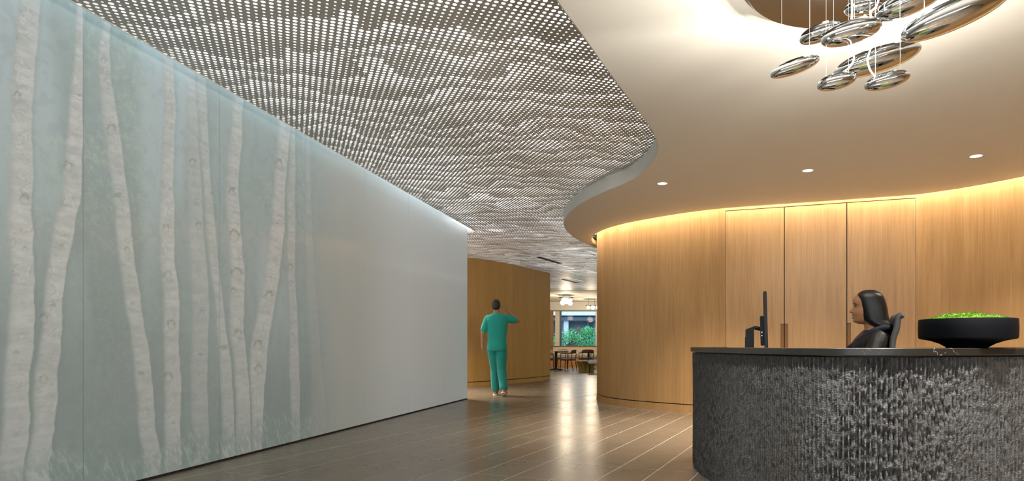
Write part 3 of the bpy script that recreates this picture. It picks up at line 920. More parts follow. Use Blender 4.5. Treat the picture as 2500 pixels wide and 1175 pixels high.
along_wall('edge_strip', Y_GLASS_END, Y_GLASS_END + 0.012, -0.002, 0.14, 0.0, 3.28, mat('pale_glass_edge', (0.72, 0.82, 0.82), 0.2), wall_left)
# upstand of the light slot (edge of the perforated ceiling), rounding the wall end
E = np.array([gx(Y_GLASS_END), Y_GLASS_END])
pathS = [np.array([gx(y), y]) + GN * (SLOT + 0.001) for y in np.linspace(0.9, Y_GLASS_END, 40)]
for a in np.linspace(0, 1, 14)[1:]:
    ang = a * PI * 0.5
    pathS.append(E + (GN * math.cos(ang) + GD * math.sin(ang)) * (SLOT + 0.001))
pathS += [pathS[-1] - GN * 0.5]
sl = ribbon('trim_3', pathS, Z_PERF - 0.006, 3.27, M_white, off=0.004, th=0.004)
tag(sl, 'white rounded upstand of the light slot along the birch wall', kind='structure')
top = along_wall('slot_top', 0.9, Y_GLASS_END + 0.14, 0.14, -SLOT - 0.002, 3.281, 3.292, M_white, sl)
led = along_wall('led_strip', 1.0, Y_GLASS_END + 0.05, -0.10, -0.06, 3.272, 3.278, M_slotled, None)
tag(led, 'cool white light strip in the slot above the birch wall', 'light')
for y in (4.16, 4.47, 5.20, 5.36, 5.80, 6.21):  # glowing pucks added in place of small lamp reflections along the glass top
    c = np.array([gx(y), y]) + GN * 0.05
    o = empty('glint_puck', (c[0], c[1], 3.10))
    tag(o, 'tiny glowing puck added for a lamp reflection at the top of the birch wall', 'lamp', 'pucks added for lamp reflections above the birch wall')
    MB().lathe([(0.001, 0.03), (0.022, 0.03), (0.022, 0.0), (0.001, 0.0)], 20).build('housing', M_wire, o)
    MB().lathe([(0.001, -0.002), (0.016, -0.002), (0.016, -0.006), (0.001, -0.006)], 20).build('lens', M_lens, o)
    MB().tube([(0, 0, 0.03), (0, 0, 0.18)], 0.004, 6).build('stem', M_wire, o)

# ------------------------------------------------------------------ recessed downlights in the soffit
def downlight(x, y, label, power=SPOT, col=(1.0, 0.88, 0.73), size=0.054):
    o = empty('downlight', (x, y, Z_SOF))
    tag(o, label, 'lamp', 'recessed downlights in the plaster ceiling')
    MB().lathe([(size, -0.0005), (size + 0.006, -0.0005), (size + 0.006, -0.003), (size, -0.003)], 36, cap=False).build('trim_ring', M_white, o)
    MB().lathe([(0.001, -0.001), (size, -0.001), (size, -0.0025), (0.001, -0.0025)], 36).build('lens', M_lens, o)
    ld = bpy.data.lights.new('downlight_beam', 'SPOT')
    ld.energy = power; ld.color = col; ld.spot_size = math.radians(105); ld.spot_blend = 0.9; ld.shadow_soft_size = 0.05
    lo = bpy.data.objects.new('downlight_beam', ld); COL.objects.link(lo); lo.parent = o; lo.location = (0, 0, -0.02)
    return o
downlight(0.9, 7.45, 'small round white downlight nearest the S-shaped ceiling edge', power=SPOT * 1.7)
downlight(2.374, 6.9, 'small round white downlight in the middle of the three', power=SPOT * 1.4)
downlight(3.84, 6.373, 'small round white downlight farthest right, near the oak wall')
for x, y in ((0.62, 2.75), (1.35, 2.42), (2.15, 2.6)):
    downlight(x, y, 'round white downlight just in front of the reception desk', col=(1.0, 0.95, 0.89))
for x, y in ((3.3, 4.2), (4.7, 4.3), (3.4, 2.3), (0.6, 0.2), (2.6, -0.6), (4.6, 0.2), (0.3, -2.6), (3.0, -3.0)):  # extra lamps out of view, added to fill the room with light
    downlight(x, y, 'unseen round downlight added in the part of the plaster ceiling nearer the entrance')

for x, y in ((-3.0, 12.75), (-3.9, 12.5)):  # unseen lamps added to light the far oak wall and the man
    o = downlight(x, y, 'unseen downlight added behind the end of the birch wall to brighten the far oak wall', power=620)
    o.location.z = Z_PERF - 0.002
# ------------------------------------------------------------------ chandelier of mirrored pebbles
def at_px(x, y, Y): return Vector(((x - PCX) / FPX * Y, Y, CAM_H + (HOR - y) / FPX * Y))
def pebble_mesh(a, b, c):
    """pebble: long axis x; blunt ends, flatter below"""
    mb = MB(); rings = []
    nu, nv = 56, 36
    for j in range(nv + 1):
        th = 1e-3 + (PI - 2e-3) * j / nv
        x = -math.cos(th); r = math.sin(th) ** 0.86
        ring = []
        for k in range(nu):
            ph = 2 * PI * k / nu
            z = math.sin(ph) * r
            ring.append((a * x, b * math.cos(ph) * r, c * z * (1.0 if z > 0 else 0.86)))
        rings.append(ring)
    mb.loft(rings)
    return mb
Zd = 2.735
ch = empty('chandelier', (1.344, 3.14, Zd))
tag(ch, 'chandelier of mirrored silver pebbles hung on wires below a dark round disc', 'chandelier')
cw = Vector(ch.location)
auto_smooth(MB().lathe([(0.001, 0.0), (0.545, 0.0), (0.55, 0.004), (0.55, 0.05), (0.001, 0.05)], 96).build('canopy_disc', M_disc, ch))
MB().lathe([(0.001, 0.05), (0.2, 0.05), (0.2, Z_SOF - Zd - 0.0005), (0.001, Z_SOF - Zd - 0.0005)], 40).build('mount', M_plaster, ch)
PEB = [  # centre px, depth, length px, height px, tilt deg, yaw deg
    (1941, 164, 2.90, 126, 38, 20, 4), (2005, 81, 3.36, 106, 44, 17, -8), (2079, 80, 2.95, 152, 58, 17, 5), (2141, 149, 3.30, 216, 62, 17, 2),
    (2043, 200, 2.95, 98, 42, 15, 6), (2166, 198, 2.95, 108, 42, 13, -4), (2331, 38, 2.72, 268, 74, 22, 0), (2108, 18, 3.22, 96, 42, 12, 8), (2222, 6, 3.05, 170, 62, 20, -6), (2380, -150, 2.9, 200, 60, -14, 0), (2180, -130, 3.2, 170, 50, 15, 0)]
pebs = []
for (x, y, Y, L, H, tilt, yaw) in PEB:
    c = at_px(x, y, Y) - cw
    a, hc = L / FPX * Y / 2, H / FPX * Y / 2
    mb = pebble_mesh(a, a * 0.42 + hc * 0.5, hc)
    o = mb.build('pebble', M_chrome, ch, True)
    o.location = c
    o.rotation_euler = (math.radians(6), -math.radians(tilt), math.radians(yaw))
    pebs.append((c, a, hc, tilt))
    ends = (-0.55, 0.6) if L < 140 else (-0.6, 0.1, 0.62)
    for e in ends:
        px_, pz = c.x + e * a * math.cos(math.radians(tilt)), c.z + e * a * math.sin(math.radians(tilt)) + hc * 0.72
        if math.hypot(px_, c.y) < 0.53 and pz < -0.03:
            MB().tube([(px_, c.y, pz), (px_, c.y, 0.0)], 0.0009, 5).build('wire', M_wire, ch)
            MB().ball((px_, c.y, -0.002), (0.006, 0.006, 0.004), 8, 5).build('wire_stop', M_chrome, ch)
def cabl(pts):
    MB().tube(catmull([tuple(at_px(x, y, Y) - cw) for x, y, Y in pts], 8), 0.0038, 8).build('cable', M_cable, ch, True)
cabl([(2078, 105, 2.97), (2084, 130, 2.95), (2083, 150, 2.93), (2072, 166, 2.93), (2056, 178, 2.93)])
cabl([(2126, 90, 2.97), (2125, 118, 2.94), (2118, 145, 2.92), (2124, 170, 2.92), (2137, 188, 2.93)])
cabl([(2128, 45, 3.0), (2126, 30, 3.0), (2140, 14, 3.0), (2150, -20, 3.05)])
cabl([(2079, -10, 3.15), (2080, 20, 3.1), (2079, 52, 3.0)])
M_spark = mat('halogen_capsule', (1, 1, 1), 0.4, emit=60.0, ecol=(1.0, 0.93, 0.82))
M_spark.cycles.emission_sampling = 'NONE'
for i, e in ((0, 0.5), (1, 0.2), (2, 0.45), (3, -0.2), (3, 0.5), (6, -0.55), (7, 0.0), (8, -0.2)):
    c, a, hc, tilt = pebs[i]
    p = c + Vector((e * a * math.cos(math.radians(tilt)), 0, e * a * math.sin(math.radians(tilt)) + hc * 1.0 + 0.008))
    MB().ball(p - Vector((0, 0, 0.004)), (0.0045, 0.0045, 0.005), 10, 7).build('halogen_lamp', M_spark, ch)
    ld = bpy.data.lights.new('halogen_glow', 'POINT'); ld.energy = HALO; ld.color = (1.0, 0.93, 0.82); ld.shadow_soft_size = 0.015
    lo = bpy.data.objects.new('halogen_glow', ld); COL.objects.link(lo); lo.parent = ch; lo.location = p + Vector((0, 0, 0.014))

# ------------------------------------------------------------------ reception desk
desk_pts = [(1.15, 5.72), (0.97, 5.52), (0.868, 5.22), (0.842, 4.90), (0.868, 4.55), (0.915, 4.15), (0.962, 3.72), (1.005, 3.42), (1.06, 3.20), (1.16, 3.05), (1.31, 2.985), (1.53, 3.00), (1.80, 3.075), (2.15, 3.19), (2.6, 3.40), (3.05, 3.72), (3.40, 4.15), (3.58, 4.7), (3.6, 5.2)]
deskP, deskT = resample(smooth_path(resample(catmull(desk_pts, 14), 0.02)[0], 14), 0.00408)
desk = empty('reception_desk', (1.5, 4.0, 0))
tag(desk, 'curved reception desk faced in rough ribbed dark stone with polished black top', 'desk')
dorg = np.array([1.5, 4.0])
def build_stone():
    rib = 0.0245
    base = np.array([0.0, 0.17, 0.33, 0.40, 0.5, 0.60, 0.67, 0.83])
    kmax = int(deskT[-1] / rib)
    u = (np.arange(kmax)[:, None] + base[None]).ravel() * rib
    P = np.c_[np.interp(u, deskT, deskP[:, 0]), np.interp(u, deskT, deskP[:, 1])]
    nn = normals2d(deskP)
    nn = -np.c_[np.interp(u, deskT, nn[:, 0]), np.interp(u, deskT, nn[:, 1])]
    P = P - dorg            # outward (path runs far-left -> near -> right, outside on the left hand... )
    c = np.array([2.2, 4.4]) - dorg
    sgn = 1.0
    if ((P + nn * 0.1 - c) ** 2).sum() < ((P - c) ** 2).sum(): nn = -nn; sgn = -1.0
    z = np.arange(0.0, 0.8905, 0.0062)
    Ug, Zg = np.meshgrid(u, z, indexing='ij')
    ph = Ug / rib + 1e-6
    k = np.floor(ph); fr = ph - k
    # thin sawn fins with broken stone between
    fin = np.clip((0.145 - np.abs(fr - 0.5)) / 0.045, 0, 1)
    rk = vnoise(k * 7.13, Zg * 42 + k * 3.7, 11)
    pits = vnoise(k * 5.1 + 0.5, Zg * 30 + k * 1.9, 12)
    chip = vnoise(Ug * 95, Zg * 75, 13); chip2 = vnoise(Ug * 210, Zg * 170, 14)
    large = vnoise(Ug * 5, Zg * 6, 15)
    body = (1 - fin) * (0.007 + 0.020 * np.clip(pits * 1.5 - 0.35, 0, 1) + 0.006 * (rk - 0.5))
    brk = np.clip((vnoise(k * 2.3, Zg * 48 + k * 9.1, 16) - 0.45) * 3.5, 0, 1) * fin * 0.010 * np.clip(1.6 * vnoise(Ug * 1.7, Zg * 2.2, 19), 0.3, 1)
    calm = np.clip((vnoise(Ug * 2.2 + 3, Zg * 2.4, 17) - 0.3) * 2.2, 0.35, 1)
    depth = (body + brk) * calm + (0.010 * (chip - 0.5) * calm + 0.005 * (chip2 - 0.5)) * (1 - 0.8 * fin) + 0.004 * (large - 0.5)
    X = P[:, 0][:, None] - nn[:, 0][:, None] * (depth + 0.004)
    Y = P[:, 1][:, None] - nn[:, 1][:, None] * (depth + 0.004)
    V = np.stack([X, Y, np.broadcast_to(Zg, X.shape)], -1).reshape(-1, 3)
    nu, nz = len(u), len(z)
    i, j = np.meshgrid(np.arange(nu - 1), np.arange(nz - 1), indexing='ij')
    a = (i * nz + j).ravel()
    Q = np.stack([a, a + nz, a + nz + 1, a + 1], -1)
    me = mesh_arrays('stone_front', V, Q.ravel(), np.arange(len(Q)) * 4)
    fa = me.attributes.new('sawn', 'FLOAT', 'POINT'); fa.data.foreach_set('value', (fin * (1 - np.clip(brk / 0.004, 0, 1))).astype(np.float32).ravel())
    o = link('stone_front', me, M_stone, desk)
    o['label'] = 'rough split-face ribbed dark stone'
    return -normals2d(deskP) * sgn
dnn = build_stone()
def desk_band(name, off_out, off_in, z0, z1, m, bev=0.0, step=6):
    idx = list(range(0, len(deskP), step)) + [len(deskP) - 1]
    rings = []
    for i in idx:
        p = deskP[i] - dorg; n_ = dnn[i]
        oi = off_in(deskT[i]) if callable(off_in) else off_in
        A = p + n_ * off_out; B = p - n_ * oi
        A2 = p + n_ * (off_out - bev)
        rings.append([(A[0], A[1], z0 + bev), (A[0], A[1], z1 - bev), (A2[0], A2[1], z1), (B[0], B[1], z1), (B[0], B[1], z0), (A2[0], A2[1], z0)])
    o = MB().loft(rings).build(name, m, desk)
    return auto_smooth(o, 40)
Tn = float(deskT[np.argmin(np.hypot(deskP[:, 0] - 1.06, deskP[:, 1] - 3.2))])
def inner(t):
    k = min(max((t - Tn + 0.15) / 0.5, 0), 1); k = k * k * (3 - 2 * k)
    return 0.13 + 0.27 * k
desk_band('countertop', 0.012, inner, 0.895, 0.930, M_slab, 0.003)
desk_band('inner_panel', -0.025, 0.10, 0.0, 0.893, M_black, step=20)
desk_band('work_surface', -0.105, lambda t: 0.62, 0.70, 0.73, mat('charcoal_laminate', (0.05, 0.05, 0.05), 0.5), step=20)

# ------------------------------------------------------------------ computer monitor, seen from its side
mo = empty('computer_monitor', (1.19, 4.5, 0.731), -math.radians(15.3))
tag(mo, 'black flat monitor on a stand, seen edge-on behind the counter', 'monitor')
Rt = Matrix.Rotation(math.radians(2.0), 3, 'Y')
MB().bbox((0.064, 0, 0.365), (0.022, 0.54, 0.40), 0.004, M=Matrix.Rotation(math.radians(-1.6), 3, 'Y')).build('screen_panel', M_black, mo)
MB().bbox((0.042, 0, 0.31), (0.026, 0.30, 0.20), 0.005, M=Matrix.Rotation(math.radians(-1.6), 3, 'Y')).build('rear_housing', M_black, mo)
MB().bbox((0.080, 0, 0.170), (0.008, 0.53, 0.035), 0.002).build('lower_bezel', M_black, mo)
M_port = mat('port_metal', (0.7, 0.7, 0.68), 0.3, 0.8)
for zz in (0.30, 0.278): MB().bbox((0.040, -0.1505, zz), (0.007, 0.004, 0.009), 0.001).build('port', M_port, mo)
MB().add([(-0.075, -0.055, 0.0), (-0.013, -0.055, 0.0), (-0.013, -0.055, 0.285), (-0.072, -0.055, 0.27)] + [(-0.075, 0.055, 0.0), (-0.013, 0.055, 0.0), (-0.013, 0.055, 0.285), (-0.072, 0.055, 0.27)],
         [(0, 1, 2, 3), (7, 6, 5, 4), (0, 4, 5, 1), (1, 5, 6, 2), (2, 6, 7, 3), (3, 7, 4, 0)]).build('stand_column', M_black, mo)
MB().add([(-0.069, -0.045, 0.25), (-0.014, -0.045, 0.25), (-0.014, -0.045, 0.318), (0.0, -0.045, 0.33), (0.0, -0.045, 0.345), (-0.008, -0.045, 0.345), (-0.069, -0.045, 0.322)] + [(-0.069, 0.045, 0.25), (-0.014, 0.045, 0.25), (-0.014, 0.045, 0.318), (0.0, 0.045, 0.33), (0.0, 0.045, 0.345), (-0.008, 0.045, 0.345), (-0.069, 0.045, 0.322)],
         [(0, 1, 2, 3, 4, 5, 6), (13, 12, 11, 10, 9, 8, 7)] + [(i, i + 7, (i + 1) % 7 + 7, (i + 1) % 7) for i in range(7)]).build('stand_arm', M_black, mo)
MB().tube([(-0.006, 0, 0.335), (0.034, 0, 0.325)], 0.013, 12).build('hinge', M_blackm, mo)
MB().bbox((-0.02, 0, 0.006), (0.18, 0.24, 0.012), 0.004).build('stand_base', M_black, mo)

# ------------------------------------------------------------------ bowl with moss
bx, by = 1.930, 3.28
bowl = MB().lathe([(0.001, 0.0), (0.092, 0.0), (0.097, 0.006), (0.125, 0.022), (0.165, 0.036), (0.212, 0.045), (0.2175, 0.049), (0.2195, 0.06), (0.2205, 0.10), (0.2190, 0.140), (0.2165, 0.1445), (0.208, 0.145), (0.206, 0.12), (0.001, 0.118)], 96).build('planter_bowl', mat('matte_black_ceramic', (0.004, 0.005, 0.008), 0.6, Specular_IOR_Level=0.12))
bowl.location = (bx, by, 0.930); auto_smooth(bowl, 30)
tag(bowl, 'wide matte black bowl planter standing on the desk counter', 'planter')
def moss():
    m = mat('green_moss', (0.15, 0.42, 0.02), 0.8)
    t = NT(m); oi = t.coord('Object')
    n = t.noise(oi, 30, 4, 0.6)
    c = t.ramp(n, (0.3, (0.06, 0.17, 0.005)), (0.55, (0.15, 0.31, 0.007)), (0.75, (0.26, 0.40, 0.02)))
    c = t.mix(t.mrange(t.noise(oi, 14, 3), 0.66, 0.74), c, (0.35, 0.22, 0.08))
    t.color(c)
    V, F = [], []
    N = 64
    for i in range(N + 1):
        for j in range(N + 1):
            x, y = (i / N * 2 - 1), (j / N * 2 - 1)
            r = math.hypot(x, y)
            V.append((x, y, r))
    x = np.array([v[0] for v in V]); y = np.array([v[1] for v in V]); r = np.array([v[2] for v in V])
    def hgt(x, y):
        r = np.hypot(x, y)
        return 0.122 + 0.040 * np.clip(1 - r ** 2.6, 0, 1) ** 0.7 + 0.020 * (vnoise(x * 4 + 10, y * 4 + 10, 4) - 0.45) + 0.008 * vnoise(x * 14 + 10, y * 14 + 10, 5)
    R = 0.205
    mb = MB()
    hz = hgt(x, y)
    ok = r <= 1.0
    mb.v = [(a * R, b * R, c) for a, b, c in zip(x, y, hz)]
    for i in range(N):
        for j in range(N):
            q = (i * (N + 1) + j, (i + 1) * (N + 1) + j, (i + 1) * (N + 1) + j + 1, i * (N + 1) + j + 1)
            if all(ok[k] for k in q): mb.f.append(q)
    rr = np.sqrt(rng.random(9000)) * 0.99; an = rng.random(9000) * 2 * PI
    px, py = rr * np.cos(an), rr * np.sin(an); pz = hgt(px, py)
    for a, b, c in zip(px, py, pz):
        h = 0.002 + 0.005 * random.random(); w = 0.0017
        th = random.random() * PI
        dx, dy = w * math.cos(th), w * math.sin(th)
        lx, ly = random.uniform(-1, 1) * 0.005, random.uniform(-1, 1) * 0.005
        mb.add([(a * R - dx, b * R - dy, c - 0.001), (a * R + dx, b * R + dy, c - 0.001), (a * R + lx, b * R + ly, c + h)], [(0, 1, 2)])
    o = mb.build('moss', m); o.location = (bx, by, 0.930)
    tag(o, 'bright green moss mounded in the black bowl on the counter', 'moss', kind='stuff')
moss()

# ------------------------------------------------------------------ people
def union(mb, voxel, smooth=3, fac=0.5):
    me = mb.mesh('tmp'); ob = bpy.data.objects.new('tmp', me); COL.objects.link(ob)
    r = ob.modifiers.new('r', 'REMESH'); r.mode = 'VOXEL'; r.voxel_size = voxel
    if smooth:
        sm = ob.modifiers.new('s', 'SMOOTH'); sm.iterations = smooth; sm.factor = fac
    dg = bpy.context.evaluated_depsgraph_get()
    out = bpy.data.meshes.new_from_object(ob.evaluated_get(dg))
    bpy.data.objects.remove(ob); bpy.data.meshes.remove(me)
    return out

def limb(mb, pts, rs, n=14):
    pts = [Vector(p) for p in pts]
    for p, r in zip(pts, rs): mb.ball(p, r * 0.985, 14, 9)
    for a, b, ra, rb in zip(pts[:-1], pts[1:], rs[:-1], rs[1:]):
        mb.tube([a, a.lerp(b, 0.35), a.lerp(b, 0.7), b], [ra, (ra * 0.65 + rb * 0.35) * 1.05, (ra * 0.3 + rb * 0.7) * 1.02, rb], n)

def slices(mb, rows, n=32, p=2.3):
    """rows (z, forward, back, half width, centre offset s); fwd axis = +x, s axis = y"""
    rings = []
    for row in rows:
        z, f, b, w = row[:4]; s0 = row[4] if len(row) > 4 else 0.0
        ring = []
        cx_ = (f + b) / 2; rx = (f - b) / 2
        for k in range(n):
            a = 2 * PI * k / n
            c, d = math.cos(a), math.sin(a)
            ring.append((cx_ + rx * math.copysign(abs(c) ** (2 / p), c), s0 + w * math.copysign(abs(d) ** (2 / p), d), z))
        rings.append(ring)
    mb.loft(rings)

def hand(mb, wrist, d, up, thumb_side, curl=0.35, sc=1.0):
    """palm plus five bent fingers; d: pointing direction, up: back-of-hand normal"""
    wrist, d, up = Vector(wrist), Vector(d).normalized(), Vector(up).normalized()
    up = (up - d * up.dot(d)).normalized()
    side = d.cross(up).normalized() * thumb_side
    M = Matrix((d, side, up)).transposed()
    mb.ball(wrist + d * 0.048 * sc, (0.055 * sc, 0.041 * sc, 0.015 * sc), 14, 9, M=M)
    mb.tube([wrist - d * 0.02, wrist + d * 0.03 * sc], [0.026 * sc, 0.028 * sc], 12)
    L = (0.070, 0.078, 0.073, 0.058)
    for i, l in enumerate(L):
        o_ = (0.029 - i * 0.0195) * sc
        p = wrist + d * (0.090 - 0.004 * abs(i - 1.3)) * sc + side * o_
        pts = [p - d * 0.02 * sc, p]
        ang = 0.0; q = p; fan = side * (0.10 * (1.2 - i))
        for seg in (0.45, 0.32, 0.25):
            ang += curl
            q = q + ((d + fan * 0.4).normalized() * math.cos(ang) - up * math.sin(ang)) * l * seg * sc
            pts.append(q)
        mb.tube(pts, [0.0088 * sc, 0.0090 * sc, 0.0085 * sc, 0.0078 * sc, 0.0060 * sc], 10)
    b = wrist + d * 0.022 * sc + side * 0.030 * sc
    t1 = b + (d * 0.55 + side * 0.75 - up * 0.25).normalized() * 0.036 * sc
    t2 = t1 + (d * 0.85 + side * 0.25 - up * 0.35).normalized() * 0.030 * sc
    t3 = t2 + (d * 0.95 - up * 0.45).normalized() * 0.022 * sc
    mb.tube([b - side * 0.012 * sc, b, t1, t2, t3], [0.013 * sc, 0.013 * sc, 0.0105 * sc, 0.0095 * sc, 0.007 * sc], 10)

def head_mesh(mb, z0, sc=1.0, x0=0.0, y0=0.0, n=56, smile=0.0, female=True):
    """head with face to +x; z0 = eye level"""
    rows = [(-0.124, 0.062, -0.02, 0.020), (-0.118, 0.088, -0.035, 0.034), (-0.108, 0.105, -0.045, 0.046), (-0.095, 0.1105, -0.052, 0.054), (-0.082, 0.108, -0.058, 0.0595), (-0.070, 0.1085, -0.066, 0.0635), (-0.056, 0.110, -0.074, 0.0665), (-0.042, 0.109, -0.082, 0.0690),
            (-0.028, 0.106, -0.088, 0.0710), (-0.012, 0.1035, -0.092, 0.0720), (0.0, 0.1025, -0.095, 0.0725), (0.012, 0.107, -0.097, 0.0730), (0.025, 0.113, -0.098, 0.0735), (0.045, 0.1135, -0.097, 0.0735), (0.065, 0.107, -0.092, 0.0710), (0.083, 0.093, -0.082, 0.0640), (0.098, 0.070, -0.064, 0.0500), (0.108, 0.040, -0.040, 0.0300), (0.112, 0.012, -0.012, 0.010)]
    rows = [np.array(r) for r in rows]
    zs = np.array([r[0] for r in rows])
    fz = np.linspace(-0.124, 0.112, 84)
    R = [[np.interp(q, zs, [r[i] for r in rows]) for q in fz] for i in range(4)]
    rings = []
    g = lambda x, s: math.exp(-(x / s) ** 2)
    for z, f, b, w in zip(fz, R[1], R[2], R[3]):
        ring = []
        for k in range(n):
            a = 2 * PI * k / n
            c, d = math.cos(a), math.sin(a)
            x = (f * abs(c) ** 0.86 if c > 0 else -abs(b) * abs(c) ** 0.92)
            y = w * math.copysign(abs(d) ** 0.88, d)
            if c > 0:
                ay = abs(y)
                nose = 0.0
                if -0.052 < z < 0.012:
                    prof = np.interp(z, [-0.052, -0.046, -0.038, -0.030, -0.015, 0.0, 0.012], [0.0, 0.014, 0.030, 0.029, 0.017, 0.008, 0.0])
                    wid = np.interp(z, [-0.05, -0.038, -0.02, 0.012], [0.0185, 0.0165, 0.0115, 0.009])
                    nose = prof * g(y, wid)
                x += nose
                x -= 0.0105 * g(ay - 0.031, 0.016) * g(z - 0.000, 0.012)     # eye sockets
                x += 0.003 * g(ay - 0.030, 0.02) * g(z - 0.020, 0.008)       # brow
                x += 0.006 * g(ay - 0.042, 0.017) * g(z + 0.040, 0.020)      # cheeks
                x += 0.0065 * g(y, 0.022) * g(z + 0.062, 0.0050)             # upper lip
                x += 0.0070 * g(y, 0.020) * g(z + 0.0775, 0.0058)            # lower lip
                x -= 0.0050 * g(y, 0.024) * g(z + 0.0700, 0.0040)            # mouth line
                x -= 0.0040 * g(y, 0.02) * g(z + 0.0885, 0.006)
                x += 0.004 * g(y, 0.018) * g(z + 0.103, 0.010)               # chin
            ring.append((x0 + x * sc, y0 + y * sc, z0 + z * sc))
        rings.append(ring)
    mb.loft(rings)
    for sgn in (-1, 1):                                                     # ears
        mb.ball((x0 - 0.012 * sc, y0 + sgn * 0.074 * sc, z0 - 0.012 * sc), (0.018 * sc, 0.008 * sc, 0.031 * sc), 12, 8)

def skin_mat(name, col):
    m = mat(name, col, 0.42)
    m.node_tree.nodes['Principled BSDF'].inputs['Subsurface Weight'].default_value = 0.08
    m.node_tree.nodes['Principled BSDF'].inputs['Subsurface Radius'].default_value = (0.01, 0.004, 0.002)
    t = NT(m); n = t.noise(t.coord('Object'), 60, 3)
    t.color(t.mix(n, tuple(c * 0.9 for c in col), tuple(c * 1.1 for c in col)))
    return m
def cloth_mat(name, col, rough=0.8, scale=26, strength=0.35, sheen=0.2):
    m = mat(name, col, rough)
    t = NT(m); v = t.coord('Object', (1, 1, 0.5))
    f = t.noise(v, scale, 4, 0.55, 0.6)
    t.color(t.mix(f, tuple(c * 0.82 for c in col), tuple(c * 1.15 for c in col)))
    t.bump(f, strength, 0.012)
    t.b.inputs['Sheen Weight'].default_value = sheen
    return m
def hair_mat(name, col, axis=(60, 60, 3), rough=0.3):
    m = mat(name, col, rough)
    t = NT(m); v = t.coord('Object', axis)
    f = t.noise(v, 2.2, 4, 0.6)
    t.color(t.mix(f, tuple(c * 0.6 for c in col), tuple(c * 1.6 for c in col)))
    t.bump(f, 0.5, 0.004)
    return m
M_eye = mat('eye_white', (0.42, 0.38, 0.34), 0.3)
M_iris = mat('eye_dark', (0.02, 0.012, 0.008), 0.15)
M_lip = mat('lips_rose', (0.42, 0.12, 0.10), 0.35)
M_teeth = mat('teeth_white', (0.78, 0.76, 0.72), 0.25)

# --- seated woman (local frame: +x is where she faces, y to her left)
HZ = 1.218                      # eye level
wo = empty('person', (2.022, 4.60, 0), PI - math.radians(23.7) + math.radians(6))
tag(wo, 'seated woman with long straight black hair in dark clothes, smiling towards the monitor', 'person')
M_skin_w = skin_mat('skin_brown', (0.50, 0.24, 0.115))
mb = MB()
head_mesh(mb, HZ, 1.0)
slices(mb, [(1.02, 0.045, -0.075, 0.075), (1.06, 0.036, -0.070, 0.060), (1.10, 0.040, -0.066, 0.054), (1.16, 0.045, -0.068, 0.054)])
slices(mb, [(0.50, 0.13, -0.13, 0.17), (0.60, 0.11, -0.12, 0.155), (0.70, 0.10, -0.115, 0.135), (0.80, 0.125, -0.12, 0.145), (0.88, 0.14, -0.13, 0.15), (0.95, 0.115, -0.135, 0.16), (1.0, 0.08, -0.125, 0.165), (1.035, 0.05, -0.105, 0.12), (1.06, 0.03, -0.08, 0.07)])
for sg in (-1, 1):
    limb(mb, [(-0.035, sg * 0.165, 0.985), (0.06, sg * 0.225, 0.78), (0.32, sg * 0.15, 0.765)], [0.050, 0.040, 0.026])
    hand(mb, (0.325, sg * 0.148, 0.763), (1, -sg * 0.15, -0.05), (0, 0, 1), -sg, 0.22)
    limb(mb, [(0.0, sg * 0.095, 0.53), (0.44, sg * 0.10, 0.52), (0.40, sg * 0.10, 0.09)], [0.085, 0.058, 0.040])
    mb.ball((0.455, sg * 0.10, 0.040), (0.11, 0.042, 0.038), 14, 9)
link('body', union(mb, 0.0042, 2, 0.4), M_skin_w, wo, True)
# black blouse
mb = MB()
slices(mb, [(0.50, 0.145, -0.145, 0.185), (0.60, 0.125, -0.135, 0.17), (0.70, 0.115, -0.13, 0.15), (0.80, 0.14, -0.135, 0.16), (0.88, 0.156, -0.145, 0.165), (0.95, 0.130, -0.150, 0.175), (1.0, 0.094, -0.140, 0.178), (1.035, 0.06, -0.118, 0.13), (1.052, 0.044, -0.095, 0.085)])
for sg in (-1, 1):
    limb(mb, [(-0.035, sg * 0.172, 0.985), (-0.005, sg * 0.212, 0.90), (0.06, sg * 0.232, 0.78), (0.27, sg * 0.165, 0.768)], [0.064, 0.060, 0.054, 0.040])
link('blouse', union(mb, 0.006, 3), cloth_mat('black_satin', (0.008, 0.008, 0.009), 0.5, 18, 0.6, 0.0), wo, True)
# dark trousers
mb = MB()
slices(mb, [(0.46, 0.10, -0.13, 0.18), (0.56, 0.13, -0.14, 0.185), (0.62, 0.11, -0.13, 0.165)])
for sg in (-1, 1):
    limb(mb, [(0.0, sg * 0.095, 0.53), (0.44, sg * 0.10, 0.52), (0.40, sg * 0.10, 0.14)], [0.096, 0.070, 0.055])
link('trousers', union(mb, 0.008, 3), cloth_mat('black_trousers', (0.012, 0.012, 0.014)), wo, True)
for sg in (-1, 1):
    m2 = MB(); m2.ball((0.455, sg * 0.10, 0.045), (0.122, 0.050, 0.043), 16, 10); m2.build('shoe', M_black, wo, True)
# navy shawl collar draped over the shoulders, crossing at the chest
mb = MB()
for sg in (-1, 1):
    path = catmull([(-0.125, 0.0, 1.060), (-0.105, sg * 0.080, 1.066), (-0.045, sg * 0.122, 1.058), (0.025, sg * 0.122, 1.018), (0.085, sg * 0.085, 0.965), (0.135, sg * 0.035, 0.915), (0.150, -sg * 0.01, 0.865), (0.13, -sg * 0.05, 0.80)], 6)
    rr = [0.030 + 0.010 * math.sin(i * 0.9) * 0.3 for i in range(len(path))]
    mb.tube(path, [r_ * 0.72 for r_ in rr], 12)
link('shawl', union(mb, 0.006, 4), cloth_mat('navy_knit', (0.012, 0.016, 0.040), 0.8, 40, 0.6, 0.0), wo, True)
